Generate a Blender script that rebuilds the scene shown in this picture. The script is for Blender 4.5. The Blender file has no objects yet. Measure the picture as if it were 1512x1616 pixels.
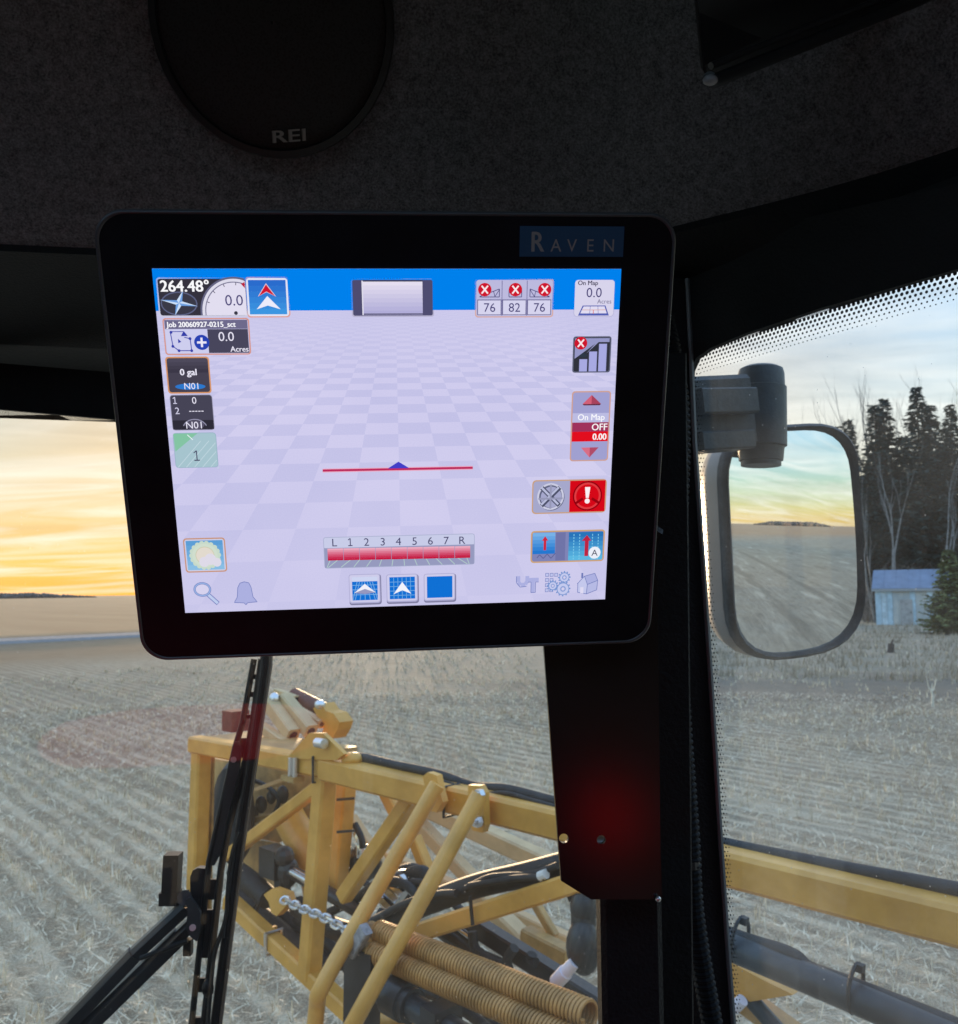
import bpy, bmesh, math, random
import numpy as np
from mathutils import Vector, Matrix
random.seed(7); np.random.seed(7)
sc = bpy.context.scene
COL = sc.collection
R = math.radians

# ------------------------------------------------------------------ camera
F = 1456.0; PX0, PY0 = 756.0, 808.0
EYE = Vector((0, 0, 3.1))
PITCH, ROLL = R(4.87), R(0.7)
_f = Vector((0, math.cos(PITCH), math.sin(PITCH)))
_r0, _u0 = Vector((1, 0, 0)), Vector((0, -math.sin(PITCH), math.cos(PITCH)))
_r = _r0 * math.cos(ROLL) - _u0 * math.sin(ROLL)
_u = _u0 * math.cos(ROLL) + _r0 * math.sin(ROLL)
cd = bpy.data.cameras.new('camera'); cam = bpy.data.objects.new('camera', cd); COL.objects.link(cam)
cam.matrix_world = Matrix(((_r.x, _u.x, -_f.x, EYE.x), (_r.y, _u.y, -_f.y, EYE.y), (_r.z, _u.z, -_f.z, EYE.z), (0, 0, 0, 1)))
cd.sensor_fit = 'HORIZONTAL'; cd.sensor_width = 36; cd.lens = 36 * F / 1512
cd.clip_start = 0.02; cd.clip_end = 9000
cd.dof.use_dof = True; cd.dof.focus_distance = 0.54; cd.dof.aperture_fstop = 30.0
sc.camera = cam

# ------------------------------------------------------------------ sky, sun, exposure
EXPOSURE = 1.92
SKY_K, SKY_A = 1.66, 0.07
SUN_AZ, SUN_EL = R(-6.0), R(3.0)
w = bpy.data.worlds.new('World'); sc.world = w; w.use_nodes = True
nt = w.node_tree; nt.nodes.clear()
N, L = nt.nodes.new, nt.links.new
sky = N('ShaderNodeTexSky'); sky.sky_type = 'NISHITA'; sky.sun_disc = False
sky.sun_elevation = SUN_EL; sky.sun_rotation = SUN_AZ
sky.altitude = 300; sky.air_density = 0.9; sky.dust_density = 1.6; sky.ozone_density = 2.0
tc = N('ShaderNodeTexCoord'); sep = N('ShaderNodeSeparateXYZ'); L(tc.outputs['Generated'], sep.inputs[0])
def wmath(op, a, b=None, clamp=False):
    n = N('ShaderNodeMath'); n.operation = op; n.use_clamp = clamp
    for i, v in enumerate((a, b)):
        if v is None: continue
        if isinstance(v, (int, float)): n.inputs[i].default_value = v
        else: L(v, n.inputs[i])
    return n.outputs[0]
den = wmath('ADD', wmath('MAXIMUM', sep.outputs[2], 0.0), 0.10)
cmb = N('ShaderNodeCombineXYZ')
L(wmath('DIVIDE', sep.outputs[0], den), cmb.inputs[0]); L(wmath('DIVIDE', sep.outputs[1], den), cmb.inputs[1])
mp = N('ShaderNodeMapping'); mp.inputs['Rotation'].default_value = (0, 0, R(25)); mp.inputs['Scale'].default_value = (0.55, 1.7, 1)
L(cmb.outputs[0], mp.inputs[0])
n1 = N('ShaderNodeTexNoise'); n1.inputs['Scale'].default_value = 1.1; n1.inputs['Detail'].default_value = 7; n1.inputs['Roughness'].default_value = 0.58; n1.inputs['Distortion'].default_value = 0.9
L(mp.outputs[0], n1.inputs['Vector'])
cr = N('ShaderNodeValToRGB'); cr.color_ramp.elements[0].position = 0.40; cr.color_ramp.elements[1].position = 0.72
L(n1.outputs[0], cr.inputs[0])
bw = N('ShaderNodeRGBToBW'); L(sky.outputs[0], bw.inputs[0])
cl = N('ShaderNodeMix'); cl.data_type = 'RGBA'; cl.blend_type = 'MULTIPLY'; cl.inputs[0].default_value = 1
cbright = N('ShaderNodeCombineColor')
for i, k in enumerate((1.75, 1.72, 1.6)):
    L(wmath('MULTIPLY', bw.outputs[0], k), cbright.inputs[i])
mx = N('ShaderNodeMix'); mx.data_type = 'RGBA'
L(wmath('MULTIPLY', cr.outputs[0], 0.60), mx.inputs[0]); L(sky.outputs[0], mx.inputs[6]); L(cbright.outputs[0], mx.inputs[7])
# tone compression evens the brightness of the whole dome out: radiance * K / (luminance + a)
bw2 = N('ShaderNodeRGBToBW'); L(mx.outputs[2], bw2.inputs[0])
kf = wmath('DIVIDE', SKY_K, wmath('ADD', bw2.outputs[0], SKY_A))
mp2 = N('ShaderNodeMapping'); mp2.inputs['Scale'].default_value = (1.6, 1.6, 26); L(tc.outputs['Generated'], mp2.inputs[0])
n2 = N('ShaderNodeTexNoise'); n2.inputs['Scale'].default_value = 1.6; n2.inputs['Detail'].default_value = 6; n2.inputs['Distortion'].default_value = .6; L(mp2.outputs[0], n2.inputs['Vector'])
cr2 = N('ShaderNodeValToRGB'); cr2.color_ramp.elements[0].position = .48; cr2.color_ramp.elements[1].position = .70; L(n2.outputs[0], cr2.inputs[0])
kf = wmath('MULTIPLY', kf, wmath('ADD', .90, wmath('MULTIPLY', cr.outputs[0], .34)))
kf = wmath('MULTIPLY', kf, wmath('SUBTRACT', 1.0, wmath('MULTIPLY', cr2.outputs[0], .13)))
sm = N('ShaderNodeVectorMath'); sm.operation = 'SCALE'; L(mx.outputs[2], sm.inputs[0]); L(kf, sm.inputs['Scale'])
bg = N('ShaderNodeBackground'); bg.inputs[1].default_value = 0.15
wo = N('ShaderNodeOutputWorld'); L(sm.outputs[0], bg.inputs[0]); L(bg.outputs[0], wo.inputs[0])

sd = bpy.data.lights.new('sun', 'SUN'); sd.energy = 1.4; sd.angle = R(4.0); sd.color = (1.0, 0.70, 0.42)
so = bpy.data.objects.new('sun', sd); COL.objects.link(so)
_d = Vector((math.sin(SUN_AZ) * math.cos(SUN_EL), math.cos(SUN_AZ) * math.cos(SUN_EL), math.sin(SUN_EL)))
so.rotation_euler = (-_d).to_track_quat('-Z', 'Y').to_euler(); so.location = (0, 0, 30)

sc.view_settings.view_transform = 'Standard'; sc.view_settings.look = 'None'
sc.view_settings.exposure = EXPOSURE; sc.view_settings.gamma = 1; sc.view_settings.use_curve_mapping = False
sc.render.engine = 'CYCLES'
sc.cycles.use_denoising = True; sc.cycles.max_bounces = 8; sc.cycles.transparent_max_bounces = 16
sc.cycles.sample_clamp_indirect = 6.0; sc.cycles.caustics_reflective = False; sc.cycles.caustics_refractive = False

# ------------------------------------------------------------------ pixel -> place
def ray(px, py):
    return _f + _r * ((px - PX0) / F) + _u * ((PY0 - py) / F)
def at(px, py, y):
    d = ray(px, py); return EYE + d * (y / d.y)
def hit(px, py, p0, n):
    d = ray(px, py); return EYE + d * ((p0 - EYE).dot(n) / d.dot(n))
def ground(px, py, z=0.0):
    d = ray(px, py); return EYE + d * ((z - EYE.z) / d.z)

# ------------------------------------------------------------------ materials
def lin(c):
    return tuple((x / 12.92 if x <= .04045 else ((x + .055) / 1.055) ** 2.4) for x in (v / 255 for v in c))
MATS = {}
def mat(name, color, rough=0.6, metal=0.0, var=0.0, vscale=20.0, bump=0.0, bscale=60.0, color2=None, spec=0.5, coat=0.0, rvar=0.0, detail=4):
    if name in MATS: return MATS[name]
    m = bpy.data.materials.new(name); m.use_nodes = True; t = m.node_tree; b = t.nodes['Principled BSDF']
    b.inputs['Base Color'].default_value = (*color, 1); b.inputs['Roughness'].default_value = rough
    b.inputs['Metallic'].default_value = metal; b.inputs['Specular IOR Level'].default_value = spec
    b.inputs['Coat Weight'].default_value = coat
    co = t.nodes.new('ShaderNodeTexCoord')
    if var or color2:
        n = t.nodes.new('ShaderNodeTexNoise'); n.inputs['Scale'].default_value = vscale; n.inputs['Detail'].default_value = detail; n.inputs['Roughness'].default_value = .6
        t.links.new(co.outputs['Object'], n.inputs['Vector'])
        r = t.nodes.new('ShaderNodeValToRGB'); r.color_ramp.elements[0].position = .34; r.color_ramp.elements[1].position = .68
        a = tuple(max(0, v * (1 - var)) for v in color); c2 = color2 or tuple(min(1, v * (1 + var)) for v in color)
        r.color_ramp.elements[0].color = (*a, 1); r.color_ramp.elements[1].color = (*c2, 1)
        t.links.new(n.outputs[0], r.inputs[0]); t.links.new(r.outputs[0], b.inputs['Base Color'])
        if rvar:
            q = t.nodes.new('ShaderNodeMapRange'); q.inputs[3].default_value = max(0.02, rough - rvar); q.inputs[4].default_value = min(1, rough + rvar)
            t.links.new(n.outputs[0], q.inputs[0]); t.links.new(q.outputs[0], b.inputs['Roughness'])
    if bump:
        n = t.nodes.new('ShaderNodeTexNoise'); n.inputs['Scale'].default_value = bscale; n.inputs['Detail'].default_value = 5
        t.links.new(co.outputs['Object'], n.inputs['Vector'])
        p = t.nodes.new('ShaderNodeBump'); p.inputs['Strength'].default_value = bump; p.inputs['Distance'].default_value = .01
        t.links.new(n.outputs[0], p.inputs['Height']); t.links.new(p.outputs[0], b.inputs['Normal'])
    MATS[name] = m
    return m
def emit(c, k=1.0):
    key = 'screen_%d_%d_%d_%d' % (*c, int(k * 100))
    if key in MATS: return MATS[key]
    m = bpy.data.materials.new(key); m.use_nodes = True; t = m.node_tree
    for n in list(t.nodes):
        if n.type != 'OUTPUT_MATERIAL': t.nodes.remove(n)
    e = t.nodes.new('ShaderNodeEmission'); e.inputs[0].default_value = (*lin(c), 1); e.inputs[1].default_value = k / 2 ** EXPOSURE
    t.links.new(e.outputs[0], t.nodes['Material Output'].inputs[0]); MATS[key] = m
    return m

# ------------------------------------------------------------------ mesh helpers
ROOT = {}
class MB:
    def __init__(s): s.v = []; s.f = []; s.m = []; s.k = 0
    def add(s, vs, fs, k=None):
        o = len(s.v); s.v += [tuple(v) for v in vs]; s.f += [tuple(i + o for i in f) for f in fs]; s.m += [s.k if k is None else k] * len(fs)
        return s
    def box(s, c, ax, ay, az, k=None):            # centre and three half-axis vectors
        c = Vector(c); ax = Vector(ax); ay = Vector(ay); az = Vector(az)
        vs = [c + ax * i + ay * j + az * l for i in (-1, 1) for j in (-1, 1) for l in (-1, 1)]
        return s.add(vs, [(0, 1, 3, 2), (4, 6, 7, 5), (0, 4, 5, 1), (2, 3, 7, 6), (0, 2, 6, 4), (1, 5, 7, 3)], k)
    def bar(s, p0, p1, wd, ht, up=(0, 0, 1), bev=0.12, k=None):   # beam with chamfered edges
        p0 = Vector(p0); p1 = Vector(p1); d = (p1 - p0).normalized(); up = Vector(up)
        sx = d.cross(up).normalized(); uz = sx.cross(d).normalized()
        a, b = wd / 2, ht / 2; c = min(a, b) * bev * 2
        prof = [(-a + c, -b), (a - c, -b), (a, -b + c), (a, b - c), (a - c, b), (-a + c, b), (-a, b - c), (-a, -b + c)]
        vs = [p + sx * x + uz * y for p in (p0, p1) for x, y in prof]
        fs = [(i, (i + 1) % 8, 8 + (i + 1) % 8, 8 + i) for i in range(8)] + [tuple(range(7, -1, -1)), tuple(range(8, 16))]
        return s.add(vs, fs, k)
    def tube(s, pts, r, n=10, caps=True, k=None):
        pts = [Vector(p) for p in pts]; rs = r if isinstance(r, (list, tuple)) else [r] * len(pts)
        t0 = (pts[1] - pts[0]).normalized(); ref = Vector((0, 0, 1)) if abs(t0.z) < .9 else Vector((1, 0, 0))
        nx = t0.cross(ref).normalized(); vs = []
        for i, p in enumerate(pts):
            t = (pts[min(i + 1, len(pts) - 1)] - pts[max(i - 1, 0)]).normalized()
            nx = (nx - t * nx.dot(t)).normalized(); ny = t.cross(nx)
            vs += [p + (nx * math.cos(a) + ny * math.sin(a)) * rs[i] for a in (2 * math.pi * j / n for j in range(n))]
        fs = [(i * n + j, i * n + (j + 1) % n, (i + 1) * n + (j + 1) % n, (i + 1) * n + j) for i in range(len(pts) - 1) for j in range(n)]
        if caps: fs += [tuple(range(n - 1, -1, -1)), tuple(range((len(pts) - 1) * n, len(pts) * n))]
        return s.add(vs, fs, k)
    def plate(s, pts, off, k=None):               # polygon extruded by a vector
        pts = [Vector(p) for p in pts]; off = Vector(off); n = len(pts)
        vs = pts + [p + off for p in pts]
        fs = [tuple(range(n - 1, -1, -1)), tuple(range(n, 2 * n))] + [(i, (i + 1) % n, n + (i + 1) % n, n + i) for i in range(n)]
        return s.add(vs, fs, k)
    def loft(s, rings, closed=False, k=None, cap=False):
        n = len(rings[0]); vs = [v for r in rings for v in r]; fs = []
        for i in range(len(rings) - 1):
            for j in range(n if closed else n - 1):
                fs.append((i * n + j, i * n + (j + 1) % n, (i + 1) * n + (j + 1) % n, (i + 1) * n + j))
        if cap: fs += [tuple(range(n - 1, -1, -1)), tuple(range((len(rings) - 1) * n, len(rings) * n))]
        return s.add(vs, fs, k)
    def sphere(s, c, rx, ry=None, rz=None, n=14, m=9, M=None, k=None):
        c = Vector(c); ry = ry or rx; rz = rz or rx; M = M or Matrix.Identity(3); rings = []
        for i in range(m + 1):
            th = math.pi * i / m; th = min(max(th, .02), math.pi - .02)
            rings.append([c + M @ Vector((rx * math.sin(th) * math.cos(a), ry * math.sin(th) * math.sin(a), rz * math.cos(th))) for a in (2 * math.pi * j / n for j in range(n))])
        return s.loft(rings, True, k, True)
    def build(s, name, mats, parent=None, smooth=False, angle=40):
        org = ROOT.get(parent.name, Vector()) if parent else Vector()
        me = bpy.data.meshes.new(name)
        va = np.array(s.v, dtype=float).reshape(-1, 3) - np.array(org)
        me.from_pydata(va.tolist(), [], s.f)
        for m in (mats if isinstance(mats, (list, tuple)) else [mats]): me.materials.append(m)
        if len(me.materials) > 1: me.polygons.foreach_set('material_index', s.m)
        bm = bmesh.new(); bm.from_mesh(me); bmesh.ops.recalc_face_normals(bm, faces=bm.faces[:]); bm.to_mesh(me); bm.free()
        if smooth:
            me.polygons.foreach_set('use_smooth', [True] * len(me.polygons))
            me.set_sharp_from_angle(angle=R(angle))
        o = bpy.data.objects.new(name, me); COL.objects.link(o)
        if parent: o.parent = parent; ROOT[o.name] = org
        return o
def tag(o, label=None, cat=None, group=None, kind=None):
    if label: o['label'] = label
    if cat: o['category'] = cat
    if group: o['group'] = group
    if kind: o['kind'] = kind
    return o
def thing(name, loc, label, cat, group=None):
    o = bpy.data.objects.new(name, None); COL.objects.link(o); o.location = loc; o.empty_display_size = .05
    ROOT[o.name] = Vector(loc)
    return tag(o, label, cat, group)
def copy_tree(o, parent=None):
    c = o.copy(); COL.objects.link(c); c.parent = parent
    for ch in list(o.children): copy_tree(ch, c)
    return c
def spline(pts, n=8):                             # Catmull-Rom through points
    pts = [Vector(p) for p in pts]; q = [pts[0] * 2 - pts[1]] + pts + [pts[-1] * 2 - pts[-2]]; out = []
    for i in range(1, len(q) - 2):
        for j in range(n):
            t = j / n; a, b, c, d = q[i - 1], q[i], q[i + 1], q[i + 2]
            out.append(.5 * ((2 * b) + (c - a) * t + (2 * a - 5 * b + 4 * c - d) * t * t + (3 * b - a - 3 * c + d) * t ** 3))
    return out + [pts[-1]]
def text_mesh(s):
    cu = bpy.data.curves.new('t', 'FONT'); cu.body = s; cu.size = 1; cu.resolution_u = 3
    o = bpy.data.objects.new('t', cu); COL.objects.link(o)
    dg = bpy.context.evaluated_depsgraph_get(); me = bpy.data.meshes.new_from_object(o.evaluated_get(dg))
    v = [tuple(p.co) for p in me.vertices]; f = [tuple(p.vertices) for p in me.polygons]
    bpy.data.objects.remove(o); bpy.data.curves.remove(cu); bpy.data.meshes.remove(me)
    return v, f
def roundrect(w_, h_, r_, n=8):
    out = []
    for cx, cy, a0 in ((w_ / 2 - r_, h_ / 2 - r_, 0), (-w_ / 2 + r_, h_ / 2 - r_, 90), (-w_ / 2 + r_, -h_ / 2 + r_, 180), (w_ / 2 - r_, -h_ / 2 + r_, 270)):
        for i in range(n + 1):
            a = R(a0 + 90 * i / n); out.append((cx + r_ * math.cos(a), cy + r_ * math.sin(a)))
    return out

# ================================================================== the land
ROWDIR = Vector((math.sin(R(-38.4)), math.cos(R(-38.4)), 0)); ROWN = Vector((ROWDIR.y, -ROWDIR.x, 0))
def ground_material():
    m = bpy.data.materials.new('stubble_ground'); m.use_nodes = True; t = m.node_tree; b = t.nodes['Principled BSDF']
    b.inputs['Roughness'].default_value = .95; b.inputs['Specular IOR Level'].default_value = .1
    NN, LL = t.nodes.new, t.links.new
    co = NN('ShaderNodeTexCoord'); sp = NN('ShaderNodeSeparateXYZ'); LL(co.outputs['Object'], sp.inputs[0])
    def mth(op, a, b_=None, clamp=False):
        n = NN('ShaderNodeMath'); n.operation = op; n.use_clamp = clamp
        for i, v in enumerate((a, b_)):
            if v is None: continue
            if isinstance(v, (int, float)): n.inputs[i].default_value = v
            else: LL(v, n.inputs[i])
        return n.outputs[0]
    def noise(vec, scale, detail=5, rough=.6):
        n = NN('ShaderNodeTexNoise'); n.inputs['Scale'].default_value = scale; n.inputs['Detail'].default_value = detail; n.inputs['Roughness'].default_value = rough
        LL(vec, n.inputs['Vector']); return n.outputs[0]
    def rng(v, a, b_, c=0, d=1):
        n = NN('ShaderNodeMapRange'); n.clamp = True
        for i, x in enumerate((a, b_, c, d)): n.inputs[i + 1].default_value = x
        LL(v, n.inputs[0]); return n.outputs[0]
    def mixc(f, a, b_):
        n = NN('ShaderNodeMix'); n.data_type = 'RGBA'
        if isinstance(f, (int, float)): n.inputs[0].default_value = f
        else: LL(f, n.inputs[0])
        for i, v in ((6, a), (7, b_)):
            if isinstance(v, tuple): n.inputs[i].default_value = (*v, 1)
            else: LL(v, n.inputs[i])
        return n.outputs[2]
    P = co.outputs['Object']; x0_ = sp.outputs[0]
    rot = NN('ShaderNodeMapping'); rot.vector_type = 'TEXTURE'; rot.inputs['Rotation'].default_value = (0, 0, R(38.4)); LL(P, rot.inputs[0])
    st = NN('ShaderNodeMapping'); st.inputs['Scale'].default_value = (1, .16, 1); LL(rot.outputs[0], st.inputs[0])
    rs = NN('ShaderNodeSeparateXYZ'); LL(rot.outputs[0], rs.inputs[0])
    wob = noise(rot.outputs[0], .8, 3)
    across = mth('ADD', rs.outputs[0], mth('MULTIPLY', wob, .22))
    rows0 = mth('ADD', mth('MULTIPLY', mth('SINE', mth('MULTIPLY', across, 2 * math.pi / .36)), .5), .5)
    rows = mth('POWER', rows0, 3.0)
    rmask = mth('MULTIPLY', rng(x0_, 9, 2, .07, 1.0), rng(noise(P, .5, 4), .32, .5, .4, 1.0)); fine = rng(noise(P, 46, 8, .78), .36, .64); mid = noise(st.outputs[0], 6, 5, .65); big = noise(P, .11, 4, .6); patch = noise(P, .9, 4, .6)
    straw = mixc(fine, (.50, .405, .275), (.97, .82, .60)); soil = mixc(mid, (.12, .096, .068), (.36, .285, .195))
    f1 = mth('ADD', mth('MULTIPLY', mth('MULTIPLY', rows, rmask), .55), mth('ADD', mth('MULTIPLY', fine, .40), mth('MULTIPLY', mid, .45)))
    c = mixc(rng(f1, .26, .72), soil, straw)
    c = mixc(mth('MULTIPLY', rng(patch, .35, .7), .35), c, mixc(fine, (.34, .30, .23), (.66, .59, .48)))
    trk = mth('ADD', rs.outputs[0], mth('MULTIPLY', wob, .5))
    tm = mth('ADD', mth('MULTIPLY', rng(trk, -3.6, -3.4), rng(trk, -2.9, -3.1)), mth('ADD', mth('MULTIPLY', rng(trk, 5.2, 5.4), rng(trk, 6.0, 5.8)), mth('MULTIPLY', rng(trk, 8.3, 8.5), rng(trk, 9.1, 8.9))))
    c = mixc(mth('MULTIPLY', tm, .6), c, mixc(fine, (.13, .105, .075), (.42, .345, .245)))
    chaff = noise(st.outputs[0], 1.1, 5, .6)
    c = mixc(mth('MULTIPLY', rng(chaff, .56, .70), .75), c, mixc(fine, (.56, .46, .32), (.97, .84, .64)))
    c = mixc(mth('MULTIPLY', rng(chaff, .44, .32), .65), c, mixc(fine, (.11, .09, .065), (.38, .31, .22)))
    # darker worked soil along the headland on the right
    y = sp.outputs[1]; x = sp.outputs[0]
    yw = mth('ADD', y, mth('MULTIPLY', mth('SUBTRACT', noise(P, .35, 4), .5), 7.0))
    band = mth('MULTIPLY', rng(yw, 23.5, 25.5), rng(yw, 32.5, 31.0))
    band = mth('MULTIPLY', band, rng(mth('ADD', x, mth('MULTIPLY', big, 6)), 2.0, 6.0))
    c = mixc(mth('MULTIPLY', band, .75), c, mixc(mid, (.09, .085, .078), (.25, .235, .205)))
    c = mixc(mth('MULTIPLY', rng(yw, 15, 24), .55), c, mixc(mid, (.13, .112, .088), (.38, .325, .25)))
    # grass between headland and farmyard
    s = mth('ADD', mth('MULTIPLY', mth('ADD', x, 33.0), -.766), mth('MULTIPLY', mth('SUBTRACT', y, 63.6), .643))
    sw = mth('ADD', s, mth('MULTIPLY', mth('SUBTRACT', noise(P, .22, 4), .5), 5.0))
    grass = mixc(patch, (.12, .115, .085), (.25, .23, .175))
    c = mixc(mth('MULTIPLY', rng(yw, 33, 37), rng(x, -4, 6)), c, mixc(patch, (.26, .225, .17), (.50, .44, .34)))
    c = mixc(mth('MULTIPLY', rng(sw, -27, -19), rng(x, 10, -4)), c, mixc(patch, (.24, .17, .11), (.40, .29, .19)))
    c = mixc(rng(sw, -15, -10), c, grass)
    c = mixc(mth('MULTIPLY', rng(sw, -9, -6), rng(sw, -1, -3)), c, mixc(patch, (.11, .115, .095), (.20, .205, .17)))
    far = mixc(noise(st.outputs[0], .12, 4), (.47, .265, .14), (.66, .42, .235))
    c = mixc(rng(sw, 5, 12), c, far)
    # the far side, behind the machine: stubble turning into bleached field
    c = mixc(mth('MULTIPLY', rng(y, -60, -110), rng(x, -40, -20, 1, 1)), c, far)
    LL(c, b.inputs['Base Color'])
    bp = NN('ShaderNodeBump'); bp.inputs['Strength'].default_value = .6; bp.inputs['Distance'].default_value = .06
    LL(mth('ADD', mth('MULTIPLY', mth('MULTIPLY', rows, rmask), .15), mth('ADD', fine, mid)), bp.inputs['Height']); LL(bp.outputs[0], b.inputs['Normal'])
    return m
mb = MB()
rad = [0, 6, 12, 25, 50, 100, 200, 500, 1200, 3000, 7000]; seg = 72
rings = []
for r_ in rad[1:]:
    rings.append([Vector((r_ * math.cos(2 * math.pi * i / seg), r_ * math.sin(2 * math.pi * i / seg), 0)) for i in range(seg)])
mb.loft(rings, True); mb.add(rings[0], [tuple(range(seg))])
tag(mb.build('stubble_field', ground_material()), kind='structure')

# gravel road beyond the field: a low embankment
rd = Vector((.643, .766, 0)); rn = Vector((-.766, .643, 0)); r0 = Vector((-33, 63.6, 0))
mb = MB(); prof = [(-3.6, -.02), (-2.2, .13), (2.2, .14), (3.6, -.02)]
mb.loft([[r0 + rd * t + rn * a + Vector((0, 0, z)) for a, z in prof] for t in np.linspace(-400, 600, 60)])
tag(mb.build('gravel_road', mat('gravel', (.20, .20, .205), .95, var=.25, vscale=3, bump=.4, bscale=20)), kind='structure')

# standing stubble and straw in rows
def stubble():
    rng_ = np.random.default_rng(3); V = []; NB = 0
    pts = []
    lim = 72.0
    for k in range(-260, 261):
        a = k * .36
        t = np.arange(-60, 80, .060); t = t + rng_.uniform(-.04, .04, len(t))
        aa = a + rng_.normal(0, .022, len(t)) + .05 * np.sin(t * .31 + k * .4) + .025 * np.sin(t * 1.3 + k * 2.1)
        X = ROWN.x * aa + ROWDIR.x * t; Y = ROWN.y * aa + ROWDIR.y * t
        d = np.hypot(X, Y); az = np.degrees(np.arctan2(X, Y))
        keep = (d > 4.2) & (d < lim) & (np.abs(az) < 31) & (rng_.random(len(t)) < (.55 + .45 * np.sin(t * .8 + a * 1.7) * np.sin(t * .23 - a * .6)) * np.clip(np.where(d < 26, 1.1 - d / 34, .30 * (26 / d) ** 2.2), .02, 1))
        s_ = (X + 33) * -.766 + (Y - 63.6) * .643; keep &= s_ < -30; keep &= ~((X > 3) & (Y > 24.2) & (Y < 32) & (rng_.random(len(t)) < .55 + .4 * np.sin(X * .9 + Y * .7))); keep &= ~((X > 2) & (Y > 34) & (rng_.random(len(t)) < .7))
        pts.append(np.c_[X[keep], Y[keep]])
    P = np.concatenate(pts); nb = 4; P = np.repeat(P, nb, 0); nrow = len(P)
    nl_ = 60000; dl = 4.5 + 24 * rng_.random(nl_) ** .8; al = np.radians(rng_.uniform(-31, 31, nl_)); P = np.concatenate([P, np.c_[np.sin(al) * dl, np.cos(al) * dl]]); n = len(P)
    P = P + rng_.normal(0, .018, (n, 2))
    h = rng_.uniform(.06, .17, n); wd = rng_.uniform(.003, .0062, n); lay = rng_.random(n) < .22; lay[nrow:] = True; h[nrow:] *= .55
    az = rng_.uniform(0, 2 * np.pi, n); tilt = np.where(lay, rng_.uniform(1.1, 1.5, n), rng_.uniform(0, .55, n)); h = np.where(lay, h * 1.7, h)
    wdir = az + np.pi / 2 + rng_.uniform(-.5, .5, n)
    wd = wd * np.clip(np.hypot(P[:, 0], P[:, 1]) / 16, 1, 3.2)
    base = np.c_[P, np.where(lay, rng_.uniform(.01, .05, n), -.01)]
    top = base + np.c_[np.cos(az) * np.sin(tilt), np.sin(az) * np.sin(tilt), np.cos(tilt)] * h[:, None]
    sd_ = np.c_[np.cos(wdir), np.sin(wdir), np.zeros(n)] * wd[:, None]
    V = np.stack([base - sd_, base + sd_, top + sd_ * .7, top - sd_ * .7], 1).reshape(-1, 3)
    me = bpy.data.meshes.new('stubble'); me.vertices.add(len(V)); me.vertices.foreach_set('co', V.ravel())
    me.loops.add(n * 4); me.loops.foreach_set('vertex_index', np.arange(n * 4)); me.polygons.add(n)
    me.polygons.foreach_set('loop_start', np.arange(n) * 4); me.update(); me.validate()
    m = mat('straw', (.58, .465, .31), .8, var=.4, vscale=5, color2=(.96, .82, .60), spec=.2, detail=2)
    me.materials.append(m); o = bpy.data.objects.new('stubble', me); COL.objects.link(o)
    tag(o, 'short dry straw stubble standing in rows across the near field', 'stubble', kind='stuff')
stubble()

def yard_grass():
    rg = np.random.default_rng(11); n = 16000
    d = rg.uniform(33, 84, n); az = np.radians(rg.uniform(8, 31, n)); P = np.c_[np.sin(az) * d, np.cos(az) * d]
    cl = np.sin(P[:, 0] * 1.3 + np.sin(P[:, 1] * .7) * 2) + np.sin(P[:, 1] * 1.1 + P[:, 0] * .4); k = cl + rg.normal(0, .8, n) > .1; P = P[k]; n = len(P)
    h = rg.uniform(.12, .5, n); a = rg.uniform(0, 6.28, n); tl = rg.uniform(0, .6, n); wd = rg.uniform(.012, .035, n)
    b = np.c_[P, np.full(n, -.02)]; t = b + np.c_[np.cos(a) * np.sin(tl), np.sin(a) * np.sin(tl), np.cos(tl)] * h[:, None]; s_ = np.c_[np.ones(n), np.zeros(n), np.zeros(n)] * wd[:, None]
    V = np.stack([b - s_, b + s_, t], 1).reshape(-1, 3); me = bpy.data.meshes.new('yard_grass'); me.vertices.add(len(V)); me.vertices.foreach_set('co', V.ravel())
    me.loops.add(n * 3); me.loops.foreach_set('vertex_index', np.arange(n * 3)); me.polygons.add(n); me.polygons.foreach_set('loop_start', np.arange(n) * 3); me.update(); me.validate()
    me.materials.append(mat('dry_grass', (.26, .215, .15), .9, var=.35, vscale=.7, color2=(.52, .45, .34))); o = bpy.data.objects.new('yard_grass', me); COL.objects.link(o)
    tag(o, 'dry tan grass tufts on the ground before the shed', 'grass', kind='stuff')
yard_grass()

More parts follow.
